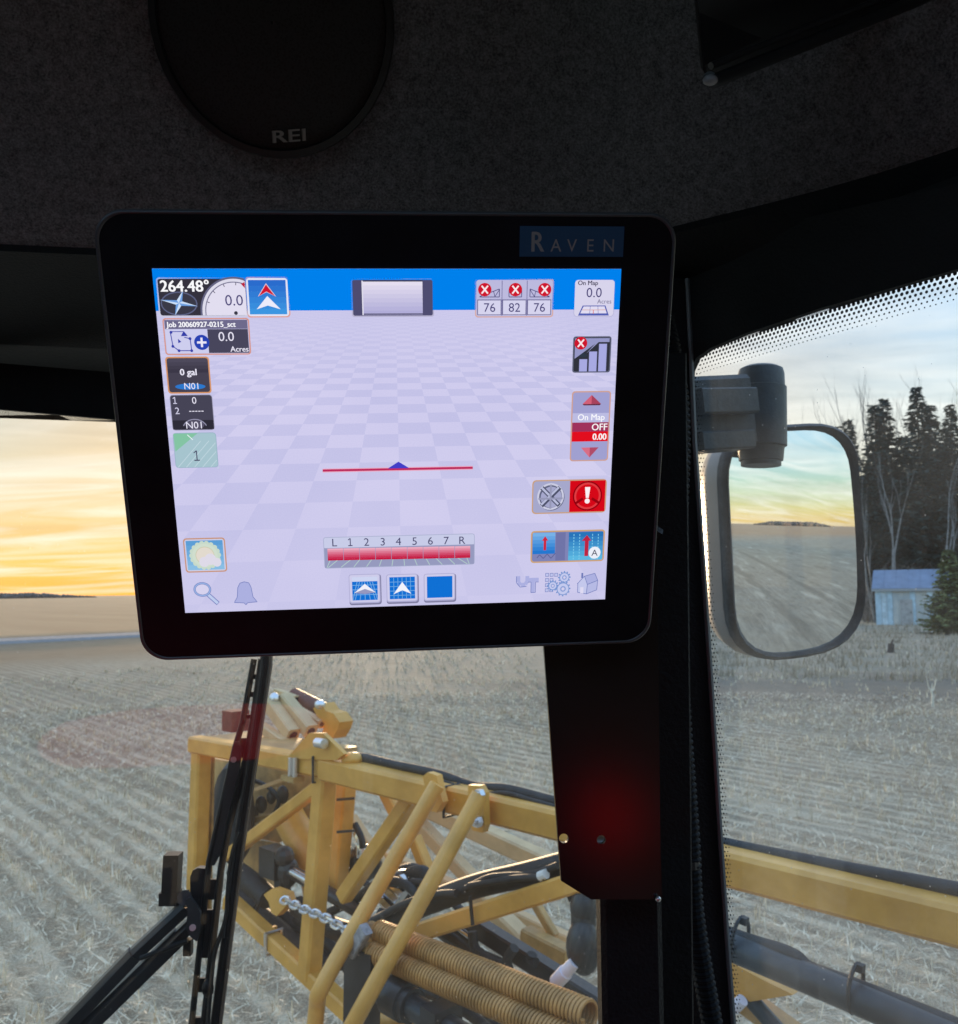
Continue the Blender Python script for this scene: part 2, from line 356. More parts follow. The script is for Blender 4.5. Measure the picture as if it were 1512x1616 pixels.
# ------------------------------------------------------------------ shed
SH = 74.0
sl = at(1384, 986, SH); sl.z = 0
shed = thing('shed', sl, 'small pale blue shed with blue roof in front of the spruces', 'shed')
def shed_build():
    yaw = R(-27); ex = Vector((math.cos(yaw), math.sin(yaw), 0)); ey = Vector((-ex.y, ex.x, 0)); ez = Vector((0, 0, 1))
    Wd, Dp, H = 7.4, 5.0, 2.85
    core = MB().box(sl + ex * Wd / 2 + ey * Dp / 2 + ez * H / 2, ex * (Wd / 2 - .03), ey * (Dp / 2 - .03), ez * H / 2)
    wl = core.build('wall', mat('shed_wall', (.42, .50, .56), .8, var=.2, vscale=1.2), shed)
    n = 18; wb = Wd / n
    mts = [mat('shed_board_a', (.50, .62, .70), .8, var=.25, vscale=2.0), mat('shed_board_b', (.45, .52, .56), .85, var=.2, vscale=1.2, color2=(.53, .53, .50)), mat('shed_board_c', (.42, .57, .67), .8, var=.2, vscale=2.0)]
    for i in range(n):
        k = 1 if i in (3, 4, 5, 7, 8, 10) else (0 if i % 2 else 2)
        p = sl + ex * (wb * (i + .5)) - ey * .012
        MB().box(p + ez * (H / 2 - .01), ex * (wb / 2 - .012), ey * .022, ez * (H / 2 - .02)).build('board', mts[k], wl)
    for i in range(10):
        p = sl + ey * (Dp / 10 * (i + .5)) - ex * .012
        MB().box(p + ez * (H / 2 - .01), ey * (Dp / 20 - .012), ex * .022, ez * (H / 2 - .02)).build('board', mts[0], wl)
    # door in the worn part
    dr = MB().box(sl + ex * 2.2 - ey * .05 + ez * 1.0, ex * .45, ey * .02, ez * 1.0).build('door', mat('shed_door', (.36, .36, .36), .85, var=.2, vscale=3), shed)
    MB().box(sl + ex * 2.52 - ey * .085 + ez * 1.0, ex * .03, ey * .02, ez * .06).build('handle', mat('dark_iron', (.03, .03, .03), .5), dr)
    rise = 1.45; ov = .25
    rm = mat('shed_roof_blue', (.17, .225, .33), .65, var=.15, vscale=1.5)
    rf = MB()
    for sgn in (0, 1):
        y0 = -ov if sgn == 0 else Dp + ov
        a = sl + ex * -ov + ey * y0 + ez * (H - .05); b = sl + ex * (Wd + ov) + ey * y0 + ez * (H - .05)
        c = sl + ex * (Wd + ov) + ey * Dp / 2 + ez * (H + rise); d = sl + ex * -ov + ey * Dp / 2 + ez * (H + rise)
        rf.plate([a, b, c, d], ez * .06)
    rf.plate([sl + ez * H + ex * .02, sl + ey * Dp + ez * H + ex * .02, sl + ey * Dp / 2 + ez * (H + rise - .06) + ex * .02], ex * .05)
    rfo = rf.build('roof', rm, shed)
    for i in range(9):
        w_ = (Wd + 2 * ov) / 9; x0 = -ov + w_ * (i + .5)
        a = sl + ex * x0 - ey * ov + ez * (H + .02); d = sl + ex * x0 + ey * Dp / 2 + ez * (H + rise + .07)
        MB().bar(a, d, w_ - .05, .03, bev=.05).build('roof_panel', rm, rfo)
    MB().box(sl + ex * Wd / 2 - ey * (ov + .01) + ez * (H - .1), ex * (Wd / 2 + ov), ey * .02, ez * .09).build('fascia', mat('fascia_grey', (.30, .33, .36), .8), rfo)
shed_build()

# ------------------------------------------------------------------ trees
def needle_material(name, a, b_):
    return mat(name, a, .8, vscale=1.3, color2=b_, var=.3, spec=.15, detail=3)
M_SPRUCE = needle_material('spruce_needles', (.026, .044, .042), (.066, .094, .08))
M_PINE = needle_material('young_pine_needles', (.085, .135, .05), (.22, .23, .09))
M_BARK = mat('grey_bark', (.16, .14, .125), .9, var=.4, vscale=6, bump=.5, bscale=20)
M_PALE = mat('pale_poplar_bark', (.20, .198, .195), .85, var=.3, vscale=4, bump=.3, bscale=14)
M_TWIG = mat('twig_bark', (.23, .205, .185), .9, var=.3, vscale=4)
def conifer_mesh(H, Rb, seed, levels, nbr, leaf, bare=.04):
    rg = random.Random(seed); crown = MB(); trunk = MB()
    trunk.tube([(0, 0, -.3), (0, 0, H * .4), (.05, .03, H * .97)], [H * .014, H * .010, .02], 8)
    for i in range(levels):
        t = i / (levels - 1); z = H * (bare + (1 - bare) * t ** .92) ; rr = Rb * (1 - t) ** .85 * rg.uniform(.70, 1.15) + .10
        nb = max(3, int(nbr * (1 - .55 * t))); a0 = rg.uniform(0, 6.28)
        for j in range(nb):
            if rg.random() < .13: continue
            a = a0 + 6.283 * j / nb + rg.uniform(-.3, .3); L_ = rr * rg.uniform(.6, 1.12)
            dx, dy = math.cos(a), math.sin(a); droop = rg.uniform(.12, .42)
            ns = max(3, int(L_ / (leaf * .30)))
            for k in range(ns):
                q = (k + rg.uniform(.2, .9)) / ns
                if q < .12: continue
                zz = z - droop * L_ * q + .28 * L_ * q * q
                for sgn in (-1, 1):
                    if rg.random() < .14: continue
                    fa = a + sgn * rg.uniform(.35, 1.15); ln = leaf * rg.uniform(.6, 1.25) * (1.05 - .45 * q)
                    p = Vector((dx * L_ * q, dy * L_ * q, zz)); e = Vector((math.cos(fa), math.sin(fa), rg.uniform(-.55, .1))) * ln
                    wv = Vector((-math.sin(fa), math.cos(fa), rg.uniform(-.7, .7))).normalized() * ln * rg.uniform(.20, .36)
                    crown.add([p - wv * .6, p + wv * .6, p + e * .6 + wv, p + e, p + e * .6 - wv], [(0, 1, 2, 3, 4)])
    return trunk, crown
def conifer(kind, px, top, dist, label, group, seed, src=None, Rk=.15, mt=None, name='spruce_tree', basez=0.0):
    b = at(px, 950, dist); b.z = basez; H = at(px, top, dist).z
    if src:
        o = copy_tree(src); o.location = b; o.rotation_euler = (0, 0, seed * 1.7); k = H / src['h']; o.scale = (k * kind, k * kind, k)
        o['label'] = label; 
        return o
    e = thing(name, (0, 0, 0), label, 'tree', group)
    tk, cr_ = conifer_mesh(H, H * Rk, seed, int(30 + H * 2.0), 14 if H > 8 else 20, .66 if H > 8 else .40)
    tk.build('trunk', M_BARK, e, True); cr_.build('crown', mt or M_SPRUCE, e)
    e.location = b; e['h'] = H; return e
def drop_h(*os_):
    for o in os_:
        if 'h' in o: del o['h']
G = 'spruces behind the shed'
s1 = conifer(1, 1394, 640, 86, 'narrow spruce with twin tops, left one, above the shed roof', G, 1, Rk=.20)
s2 = conifer(1, 1463, 612, 84, 'tallest dark spruce, standing above the right end of the shed', G, 2, Rk=.235)
sp_list = [s1, s2,
    conifer(1.0, 1411, 632, 87, 'narrow spruce right beside the twin-topped one above the shed', G, 5, s1),
    conifer(1.1, 1484, 640, 88, 'spruce close behind the tallest one, to its right', G, 4, s1),
    conifer(.95, 1516, 640, 83, 'dark spruce cut by the right edge of the picture', G, 3, s2),
    conifer(1.0, 1352, 664, 90, 'spruce whose top peeks over the right corner of the wing mirror', G, 6, s1),
    conifer(1.1, 1335, 674, 91, 'shorter spruce just left of the one peeking over the mirror corner', G, 7, s2),
    conifer(1.3, 1437, 690, 92, 'lower spruce filling the gap above the middle of the shed roof', G, 8, s2),
    conifer(1.2, 1378, 740, 88, 'lower spruce just outside the right rim of the wing mirror', G, 9, s1),
    conifer(1.0, 1108, 775, 105, 'far spruce seen between the door pillar and the mirror housing', G, 10, s2),
    conifer(1.2, 1500, 700, 90, 'lower spruce behind the young green pine', G, 11, s2)]
drop_h(*sp_list)
yp = conifer(1, 1502, 868, 58.5, 'young bright green pine standing in front of the shed', 'young pines', 21, Rk=.42, mt=M_PINE, name='pine_tree')
drop_h(yp)

def bare_tree(px, top, dist, label, seed, m, thick=.016, spread=.5, depth=5, fork=.35, group='bare trees by the farmyard', lean=0.0):
    b = at(px, 950, dist); b.z = 0; H = at(px, top, dist).z; rg = random.Random(seed)
    e = thing('bare_tree', b, label, 'tree', group); trunk = MB(); crown = MB()
    def grow(p, d, ln, r_, lv):
        n = 3; pts = [p]; q = p.copy(); dd = d.copy()
        for i in range(n):
            dd = (dd + Vector((rg.gauss(0, .09), rg.gauss(0, .09), .05))).normalized(); q = q + dd * ln / n; pts.append(q.copy())
        (trunk if lv >= depth - 1 else crown).tube(pts, [r_ * (1 - .38 * i / n) for i in range(n + 1)], 6 if lv >= depth - 1 else 3, False)
        if lv == 0: return
        for k in range(rg.choice((2, 3, 3)) if lv < depth else rg.choice((3, 4))):
            j = rg.choice((1, 2, 3)) if k else 3
            sd_ = Vector((rg.gauss(0, 1), rg.gauss(0, 1), 0)).normalized()
            nd = (dd + sd_ * rg.uniform(.25, 1) * spread + Vector((0, 0, .18))).normalized()
            grow(pts[j], nd, ln * rg.uniform(.55, .8), r_ * (1 - .38 * j / n) * rg.uniform(.5, .75), lv - 1)
    grow(b + Vector((0, 0, -.2)), Vector((lean, 0, 1)).normalized(), H * fork, H * thick, depth)
    zmax = max(v[2] for v in crown.v); k = H / zmax
    for g in (trunk, crown): g.v = [(b.x + (v[0] - b.x) * k, b.y + (v[1] - b.y) * k, v[2] * k) for v in g.v]
    trunk.build('trunk', m, e, True); crown.build('crown', M_TWIG if m is not M_PALE else M_PALE, e)
bare_tree(1262, 612, 98, 'bare tree nearest the mirror clamp, rising over the mirror top', 1, M_TWIG, thick=.021)
bare_tree(1288, 604, 100, 'second bare tree from the clamp, rising over the mirror top', 2, M_TWIG, thick=.021)
bare_tree(1312, 622, 97, 'third bare tree from the clamp, rising over the mirror top', 3, M_TWIG, thick=.021)
bare_tree(1334, 636, 99, 'short bare tree over the mirror top, next to the spruces', 4, M_TWIG, thick=.021)
bare_tree(1374, 594, 95, 'slim bare tree with upright twigs left of the twin spruces', 5, M_TWIG, thick=.021, spread=.28)
bare_tree(1490, 578, 94, 'tall bare tree behind the tallest spruce', 6, M_TWIG, thick=.021, spread=.35)
bare_tree(1520, 565, 92, 'tall bare tree at the right edge of the picture', 7, M_TWIG, thick=.021, spread=.4)
bare_tree(1416, 700, 79, 'pale forked poplar trunk just behind the shed roof', 8, M_PALE, thick=.013, spread=.3, depth=3, fork=.42)
bare_tree(1502, 660, 79, 'pale straight poplar trunk behind the young pine', 9, M_PALE, thick=.013, spread=.25, depth=3, fork=.5)
bare_tree(1380, 720, 78, 'pale leaning poplar trunk beside the left end of the shed', 10, M_PALE, thick=.013, spread=.22, depth=3, fork=.5, lean=-.09)

def shrub(px, dist, H, label, seed):
    b = at(px, 960, dist); b.z = 0; rg = random.Random(seed); e = thing('bare_shrub', b, label, 'shrub', 'bare shrubs along the trees'); st_, tw = MB(), MB()
    for i in range(16):
        a = rg.uniform(0, 6.28); q = b + Vector((math.cos(a), math.sin(a), 0)) * rg.uniform(0, H * .35); d = Vector((math.cos(a) * .35, math.sin(a) * .35, 1)).normalized(); hh = H * rg.uniform(.6, 1)
        p2 = q + d * hh * .5; p3 = p2 + (d + Vector((rg.gauss(0, .2), rg.gauss(0, .2), 0))) * hh * .5
        (st_ if i < 4 else tw).tube([q - Vector((0, 0, .1)), p2, p3], [.05, .035, .015], 4, False)
        for j in range(9):
            s_ = q.lerp(p2, rg.random()) if j < 4 else p2.lerp(p3, rg.random()); tw.tube([s_, s_ + Vector((rg.gauss(0, .3), rg.gauss(0, .3), rg.uniform(.2, .6))) * H * .4], [.02, .008], 3, False)
    st_.build('stem', M_BARK, e); tw.build('twigs', M_TWIG, e)
for i, (px_s, ds, hs, lb) in enumerate(((1372, 80, 3.4, 'bare shrub beside the left corner of the shed'), (1450, 82, 5.5, 'bare shrub behind the middle of the shed roof'), (1476, 81, 5.0, 'bare shrub behind the right end of the shed roof'), (1508, 70, 2.4, 'low bare shrub at the right edge behind the young pine'), (1402, 83, 5.2, 'bare shrub behind the left end of the shed roof'))):
    shrub(px_s, ds, hs, lb, 40 + i)

# stump, dry weed, far hedgerows
p = ground(1406, 1030)
st = thing('tree_stump', p, 'small dark stump in the dry grass before the shed', 'stump')
MB().tube([p + Vector((0, 0, -.05)), p + Vector((.02, 0, .12)), p + Vector((.03, 0, .42))], [.2, .15, .13], 9).build('wood', mat('dark_stump', (.06, .05, .045), .95, var=.4, vscale=12, bump=.6, bscale=30), st)
MB().tube([p + Vector((.05, 0, .40)), p + Vector((.12, -.03, .62))], [.06, .03], 6).build('splinter', MATS['dark_stump'], st)
p = ground(1472, 1115)
wd_ = thing('dry_weed', p, 'pale forked dry weed stalk sticking up from the dark soil', 'weed')
m_ = mat('dry_weed_stalk', (.62, .58, .48), .85, var=.2, vscale=20)
MB().tube([p, p + Vector((.01, 0, .3)), p + Vector((-.03, 0, .42))], [.035, .028, .022], 6).build('stem', m_, wd_)
for dx, h_ in ((-.12, .78), (.14, .72), (.03, .6)):
    MB().tube([p + Vector((0, 0, .36)), p + Vector((dx * .6, .02, .5)), p + Vector((dx, 0, h_))], [.022, .016, .006], 5).build('branch', m_, wd_)
def far_woods(name, label, az0, az1, dist, hmin, hmax, seed):
    rg = random.Random(seed); mb = MB(); n = int(abs(az1 - az0) * 26)
    for i in range(n):
        a = R(az0 + (az1 - az0) * (i + rg.random()) / n); d = dist * rg.uniform(.95, 1.06); e_ = min(1, 3.2 * min(i + 1, n - i) / n + .25)
        h_ = rg.uniform(hmin, hmax) * e_; c = Vector((math.sin(a) * d, math.cos(a) * d, h_ * .45))
        mb.sphere(c, h_ * rg.uniform(.5, .9), h_ * .7, h_ * .6, 7, 5)
        mb.v = mb.v[:-42] + [(v[0] + rg.gauss(0, h_ * .07), v[1], v[2] + rg.gauss(0, h_ * .07)) for v in mb.v[-42:]]
    tag(mb.build(name, mat('far_woods', (.115, .105, .105), .95, var=.3, vscale=.02)), label, 'woods', kind='stuff')
far_woods('far_treeline', 'low distant tree line on the horizon left of the monitor', -36, -22.5, 1500, 3, 7.5, 1)

# ================================================================== the cab
def V3(x, y, z): return Vector((x, y, EYE.z + z))
A = spline([(-1.25, .25, .318), (-.9, .70, .318), (-.42, .82, .318), (0, .865, .318), (.10, .845, .318), (.17, .80, .318), (.345, .665, .318), (.55, .40, .318), (.86, -.05, .318), (1.0, -.6, .318)], 6)
B = spline([(-1.4, .35, .2255), (-1.1, .95, .2255), (-.59, 1.14, .2255), (-.2, 1.21, .2255), (.09, 1.09, .2255), (.205, .868, .2255), (.335, .650, .2255), (.55, .345, .2255), (.84, -.10, .2255), (.98, -.6, .2255)], 6)
lift = lambda c, z=None, dz=0: [Vector((p.x, p.y, EYE.z + (p.z if z is None else z) + dz)) for p in c]
M_PLASTIC = mat('black_cab_plastic', (.011, .012, .014), .6, var=.25, vscale=9, bump=.25, bscale=380, spec=.22)
M_FRAME = mat('dark_window_frame', (.016, .018, .02), .55, var=.2, vscale=8, bump=.1, bscale=200)
M_RUBBER = mat('black_rubber', (.018, .018, .02), .5, var=.3, vscale=30)
cab = thing('sprayer_cab', (0, -.2, EYE.z - 1.25), 'dark interior of a sprayer cab with felt headliner, pillar and windows', 'cab')
def felt():
    m = bpy.data.materials.new('charcoal_headliner_felt'); m.use_nodes = True; t = m.node_tree; b = t.nodes['Principled BSDF']
    b.inputs['Roughness'].default_value = 1; b.inputs['Specular IOR Level'].default_value = .05
    b.inputs['Sheen Weight'].default_value = .25; b.inputs['Sheen Roughness'].default_value = .5
    co = t.nodes.new('ShaderNodeTexCoord')
    def nz(s, d): 
        n = t.nodes.new('ShaderNodeTexNoise'); n.inputs['Scale'].default_value = s; n.inputs['Detail'].default_value = d; n.inputs['Roughness'].default_value = .7
        t.links.new(co.outputs['Object'], n.inputs['Vector']); return n
    n1, n2 = nz(520, 3), nz(130, 6); ad = t.nodes.new('ShaderNodeMath'); ad.operation = 'ADD'
    t.links.new(n1.outputs[0], ad.inputs[0]); t.links.new(n2.outputs[0], ad.inputs[1])
    r = t.nodes.new('ShaderNodeValToRGB'); r.color_ramp.elements[0].position = .36; r.color_ramp.elements[1].position = .68
    h = t.nodes.new('ShaderNodeMath'); h.operation = 'MULTIPLY'; h.inputs[1].default_value = .5; t.links.new(ad.outputs[0], h.inputs[0]); t.links.new(h.outputs[0], r.inputs[0])
    r.color_ramp.elements[0].color = (.07, .072, .080, 1); r.color_ramp.elements[1].color = (.34, .335, .365, 1); t.links.new(r.outputs[0], b.inputs['Base Color'])
    bp = t.nodes.new('ShaderNodeBump'); bp.inputs['Strength'].default_value = .8; bp.inputs['Distance'].default_value = .004
    t.links.new(n1.outputs[0], bp.inputs['Height']); t.links.new(bp.outputs[0], b.inputs['Normal'])
    return m
ctr = Vector((-.15, -.25, 0))
def inward(c, k, z):
    out = []
    for p in c:
        q = Vector((p.x, p.y, 0)); d = (ctr - q); q = q + d.normalized() * min(k, d.length * .95); out.append(Vector((q.x, q.y, EYE.z + z)))
    return out
mb = MB()
prof = [(-.004, .318), (.012, .328), (.06, .40), (.11, .475), (.155, .53), (.22, .57), (.40, .60), (.75, .61), (1.4, .615)]
mb.loft([inward(A, k, z) for k, z in prof])
mb.build('headliner', felt(), cab, True, 70)
mb = MB(); Mid = [a * .30 + b * .70 for a, b in zip(lift(A, .300), lift(B, .285))]
mb.loft([lift(A, .322), [p + Vector((0, 0, -.004)) for p in lift(A, .318)], Mid]); mb.build('header_trim', M_PLASTIC, cab, True)
mb = MB(); mb.loft([[p + Vector((0, 0, .004)) for p in Mid], lift(B, .270), lift(B, .2255), [p * 1.0 for p in lift(B, .222)]]); mb.build('window_frame', M_FRAME, cab, True)
# roof shell, floor, rear wall, left sill: what closes the cab around the driver
mb = MB(); mb.loft([lift(B, .235, 0), inward(B, -.03, .30), inward(B, 0, .66), inward(B, .5, .72), inward(B, 1.5, .74)]); mb.build('roof_shell', mat('roof_paint', (.02, .02, .022), .5, var=.1, vscale=4), cab, True)
mb = MB(); mb.plate(lift(B, -1.2), (0, 0, -.05)); mb.build('floor', mat('rubber_floor', (.025, .025, .027), .85, var=.3, vscale=14, bump=.3, bscale=80), cab)
mb = MB(); mb.plate([V3(-1.4, .35, -1.19), V3(-1.3, -.9, -1.19), V3(1.05, -.9, -1.19), V3(.98, -.6, -1.19)], (0, 0, .03)); mb.build('rear_floor', MATS['rubber_floor'], cab)
mb = MB(); mb.box(V3(-.12, -.95, -.28), (1.15, 0, 0), (0, .03, 0), (0, 0, .9)); mb.build('rear_wall', mat('rear_trim', (.03, .03, .032), .9, var=.2, vscale=10), cab)
mb = MB(); mb.box(V3(-1.38, -.28, -.72), (.02, -.05, 0), (.04, .62, 0), (0, 0, .47)); mb.build('left_door_panel', MATS['rear_trim'], cab)
mb = MB(); mb.box(V3(-1.36, -.28, .20), (.02, -.05, 0), (.04, .62, 0), (0, 0, .44)); mb.build('left_door_blocker', MATS['rear_trim'], cab)  # added across the left opening to block sky reflected in the side window
mb = MB(); mb.box(V3(.99, -.30, -.28), (.02, 0, 0), (0, .62, 0), (0, 0, .9)); mb.build('right_rear_panel', MATS['rear_trim'], cab)

# glass with a film of dust
def glass_material(name, dust, tint):
    m = bpy.data.materials.new(name); m.use_nodes = True; t = m.node_tree
    for n in list(t.nodes):
        if n.type != 'OUTPUT_MATERIAL': t.nodes.remove(n)
    NN, LL = t.nodes.new, t.links.new
    tr = NN('ShaderNodeBsdfTransparent'); tr.inputs[0].default_value = (*tint, 1)
    gl = NN('ShaderNodeBsdfGlossy'); gl.inputs['Roughness'].default_value = .0
    lw = NN('ShaderNodeLayerWeight'); lw.inputs[0].default_value = .5
    pw = NN('ShaderNodeMath'); pw.operation = 'POWER'; pw.inputs[1].default_value = 5; LL(lw.outputs['Facing'], pw.inputs[0])
    fr = NN('ShaderNodeMapRange'); fr.inputs[3].default_value = .045; fr.inputs[4].default_value = 1; LL(pw.outputs[0], fr.inputs[0])
    m1 = NN('ShaderNodeMixShader'); LL(fr.outputs[0], m1.inputs[0]); LL(tr.outputs[0], m1.inputs[1]); LL(gl.outputs[0], m1.inputs[2])
    tl = NN('ShaderNodeBsdfTranslucent'); tl.inputs[0].default_value = (.78, .86, .92, 1)
    df = NN('ShaderNodeBsdfDiffuse'); df.inputs[0].default_value = (.75, .73, .70, 1)
    md = NN('ShaderNodeMixShader'); md.inputs[0].default_value = .35; LL(tl.outputs[0], md.inputs[1]); LL(df.outputs[0], md.inputs[2])
    co = NN('ShaderNodeTexCoord')
    n = NN('ShaderNodeTexNoise'); n.inputs['Scale'].default_value = 9; n.inputs['Detail'].default_value = 6; n.inputs['Roughness'].default_value = .65; LL(co.outputs['Object'], n.inputs['Vector'])
    mr = NN('ShaderNodeMapRange'); mr.inputs[1].default_value = .3; mr.inputs[2].default_value = .75; mr.inputs[3].default_value = dust * .45; mr.inputs[4].default_value = dust * 1.6; LL(n.outputs[0], mr.inputs[0])
    def specks(scale, rad_, keep, k):
        v = NN('ShaderNodeTexVoronoi'); v.inputs['Scale'].default_value = scale; LL(co.outputs['Object'], v.inputs['Vector'])
        a = NN('ShaderNodeMath'); a.operation = 'LESS_THAN'; a.inputs[1].default_value = rad_; LL(v.outputs['Distance'], a.inputs[0])
        s_ = NN('ShaderNodeSeparateColor'); LL(v.outputs['Color'], s_.inputs[0])
        b_ = NN('ShaderNodeMath'); b_.operation = 'LESS_THAN'; b_.inputs[1].default_value = keep; LL(s_.outputs[0], b_.inputs[0])
        c_ = NN('ShaderNodeMath'); c_.operation = 'MULTIPLY'; LL(a.outputs[0], c_.inputs[0]); LL(b_.outputs[0], c_.inputs[1])
        d_ = NN('ShaderNodeMath'); d_.operation = 'MULTIPLY'; d_.inputs[1].default_value = k; LL(c_.outputs[0], d_.inputs[0]); return d_.outputs[0]
    s1_, s2_ = specks(170, .10, .13, .32), specks(75, .035, .16, .55)
    a1 = NN('ShaderNodeMath'); a1.operation = 'ADD'; LL(s1_, a1.inputs[0]); LL(s2_, a1.inputs[1])
    a2 = NN('ShaderNodeMath'); a2.operation = 'ADD'; a2.use_clamp = True; LL(a1.outputs[0], a2.inputs[0]); LL(mr.outputs[0], a2.inputs[1])
    m2 = NN('ShaderNodeMixShader'); LL(a2.outputs[0], m2.inputs[0]); LL(m1.outputs[0], m2.inputs[1]); LL(md.outputs[0], m2.inputs[2])
    LL(m2.outputs[0], t.nodes['Material Output'].inputs[0])
    return m
GL_F = glass_material('windscreen_glass', .020, (.97, .985, .975)); GL_S = glass_material('side_window_glass', .068, (.985, 1, 1))
iC = min(range(len(B)), key=lambda i: (B[i] - Vector((.205, .868, .2255))).length)
def belt(c, z0, z1, pull=0.0):
    return [lift(c, z0), lift(c, z1)]
ws = B[:iC]; sw_ = B[iC:]
mb = MB(); mb.loft([lift(ws, z) for z in np.linspace(-1.15, .24, 6)]); windscreen = mb.build('windscreen', GL_F, cab, True)
mb = MB(); mb.loft([lift(sw_, z) for z in np.linspace(-1.15, .24, 6)]); side_window = mb.build('side_window', GL_S, cab, True)
# pillar between the two panes (px outline at its own depth)
PD = .845
cen = [(1072, 440), (1076, 560), (1080, 700), (1086, 900), (1097, 1100), (1108, 1300), (1120, 1480), (1134, 1680), (1150, 1900)]
rgt = [1082, 1088, 1094, 1108, 1121, 1133, 1145, 1160, 1176]
mb = MB(); rings = []
for (cx_, cy_), rx_ in zip(cen, rgt):
    a = at(rx_ - 114, cy_, PD + .02); b = at(rx_, cy_, PD); c = at(rx_, cy_, PD + .055); d = at(rx_ - 114, cy_, PD + .075)
    e1 = a.lerp(b, .5) + Vector((0, -.012, 0))
    rings.append([a, e1, b.lerp(e1, .12), b, c, d])
mb.loft(rings, True); pillar = mb.build('pillar', M_PLASTIC, cab, True, 35)
mb = MB(); mb.tube([at(x + 2.5, y, PD - .003) for (_, y), x in zip(cen, rgt)], .0024, 6); mb.build('glass_seal', mat('seal_edge', (.16, .18, .19), .35), pillar)
# frit dots along the pillar and under the header of the side window
mb = MB()
def dot(px, py, r_):
    p = at(px, py, PD - .004) if False else None
def wall_pt(sdist, z):                              # point on the side pane by distance along it
    return sidecurve(sdist), z
seglen = [0]
for i in range(1, len(sw_)): seglen.append(seglen[-1] + (sw_[i].xy - sw_[i - 1].xy).length)
def sidecurve(s):
    for i in range(1, len(sw_)):
        if seglen[i] >= s:
            t = (s - seglen[i - 1]) / (seglen[i] - seglen[i - 1]); p = sw_[i - 1].lerp(sw_[i], t); d = (sw_[i].xy - sw_[i - 1].xy).normalized(); return p, d
    return sw_[-1], Vector((0, -1))
def frit(s, z, r_):
    p, d = sidecurve(s); d = Vector((d.x, d.y, 0)); n = Vector((d.y, -d.x, 0)); c = Vector((p.x, p.y, EYE.z + z)) - n * 0.0015
    if (c - n * .01 - EYE).length > (c - EYE).length: c = c + n * .003
    mb.add([c + d * r_ * math.cos(q) + Vector((0, 0, r_ * math.sin(q))) for q in (6.283 * k / 7 for k in range(7))], [tuple(range(7))])
pit = .0043
for row in range(6):
    for i in range(int(.62 / pit)):
        frit(.012 + pit * (i + .5 * (row % 2)), .2205 - row * pit * .86, .00165 - .00021 * row)
FP = .8
for j in range(300):                                # beside the pillar edge
    z = .215 - j * .0037
    py = PY0 - F * ((z / FP) - math.tan(PITCH)) * .99
    rx_ = np.interp(py, [c[1] for c in cen], rgt)
    for k in range(3):
        q = hit(rx_ + 6 + k * 4.6 + 2.3 * (j % 2), py, V3(.205, .868, 0), Vector((.848, .53, 0)))
        q = q - Vector((.848, .53, 0)) * .002; d = Vector((.53, -.848, 0)); r_ = .00125 - .0003 * k
        mb.add([q + d * r_ * math.cos(w_) + Vector((0, 0, r_ * math.sin(w_))) for w_ in (6.283 * k2 / 6 for k2 in range(6))], [tuple(range(6))])
fo = mb.build('frit_dots', mat('black_frit', (.01, .01, .01), .7), side_window); fo['kind'] = 'stuff'

# trim that closes the corner between pillar, header and side window
sn = Vector((.84, .543, 0)).normalized(); sp0 = V3(.205, .868, 0) - sn * .012
mb = MB(); mb.plate([hit(x, y, sp0, sn) for x, y in ((1040, 400), (1620, 270), (1620, 400), (1512, 429), (1300, 489), (1180, 529), (1128, 551), (1106, 566), (1097, 586), (1094, 640), (1040, 640))], -sn * .006); mb.build('corner_trim', mat('corner_trim_black', (.018, .02, .022), .6, var=.2, vscale=9, bump=.2, bscale=380, spec=.3), cab)
mb = MB(); mb.plate([at(x, y, 1.06) for x, y in ((-160, 560), (330, 600), (330, 676), (170, 661), (0, 646), (-160, 631))], (0, .006, 0)); mb.build('windscreen_trim', M_PLASTIC, cab)
mb = MB(); mb.plate([V3(-1.37, .30, -1.15), V3(-1.08, .90, -1.15), V3(-1.08, .90, .34), V3(-1.37, .30, .34)], (.02, -.01, 0)); mb.build('left_pillar_blocker', M_PLASTIC, cab)  # unseen pillar panel, added to keep sky out of the side window's reflection
# sun visor rail at top right
vis = thing('sun_visor', at(1115, 125, .52), 'black folded sun visor at the top right under the headliner', 'visor')
mb = MB(); pl = [at(x, y, .50 + .03 * k) for k, (x, y) in enumerate(((1096, -40), (1110, 112), (1117, 124), (1128, 128), (1440, 2), (1480, -60)))]
mb.plate(pl, (0, .006, .006)); mb.build('panel', mat('visor_black', (.011, .011, .012), .45), vis)
mb = MB(); mb.tube([at(1119, 124, .515), at(1127, 128, .52), at(1200, 98, .535), at(1330, 47, .56), at(1440, 4, .585), at(1490, -18, .595)], .0042, 10)
mb.build('edge_rail', mat('visor_rail', (.02, .02, .021), .3), vis, True)
mb = MB(); mb.tube([at(1122, 104, .515), at(1200, 72, .53), at(1330, 22, .555), at(1420, -12, .58)], .0022, 8); mb.build('inner_rail', MATS['visor_rail'], vis, True)
mb = MB(); mb.sphere(at(1121, 126.5, .512), .0045, .0035, .0030, 10, 7); mb.build('end_cap', mat('visor_glint', (.32, .31, .32), .35), vis, True)  # grey bead added as the bright highlight on the visor corner

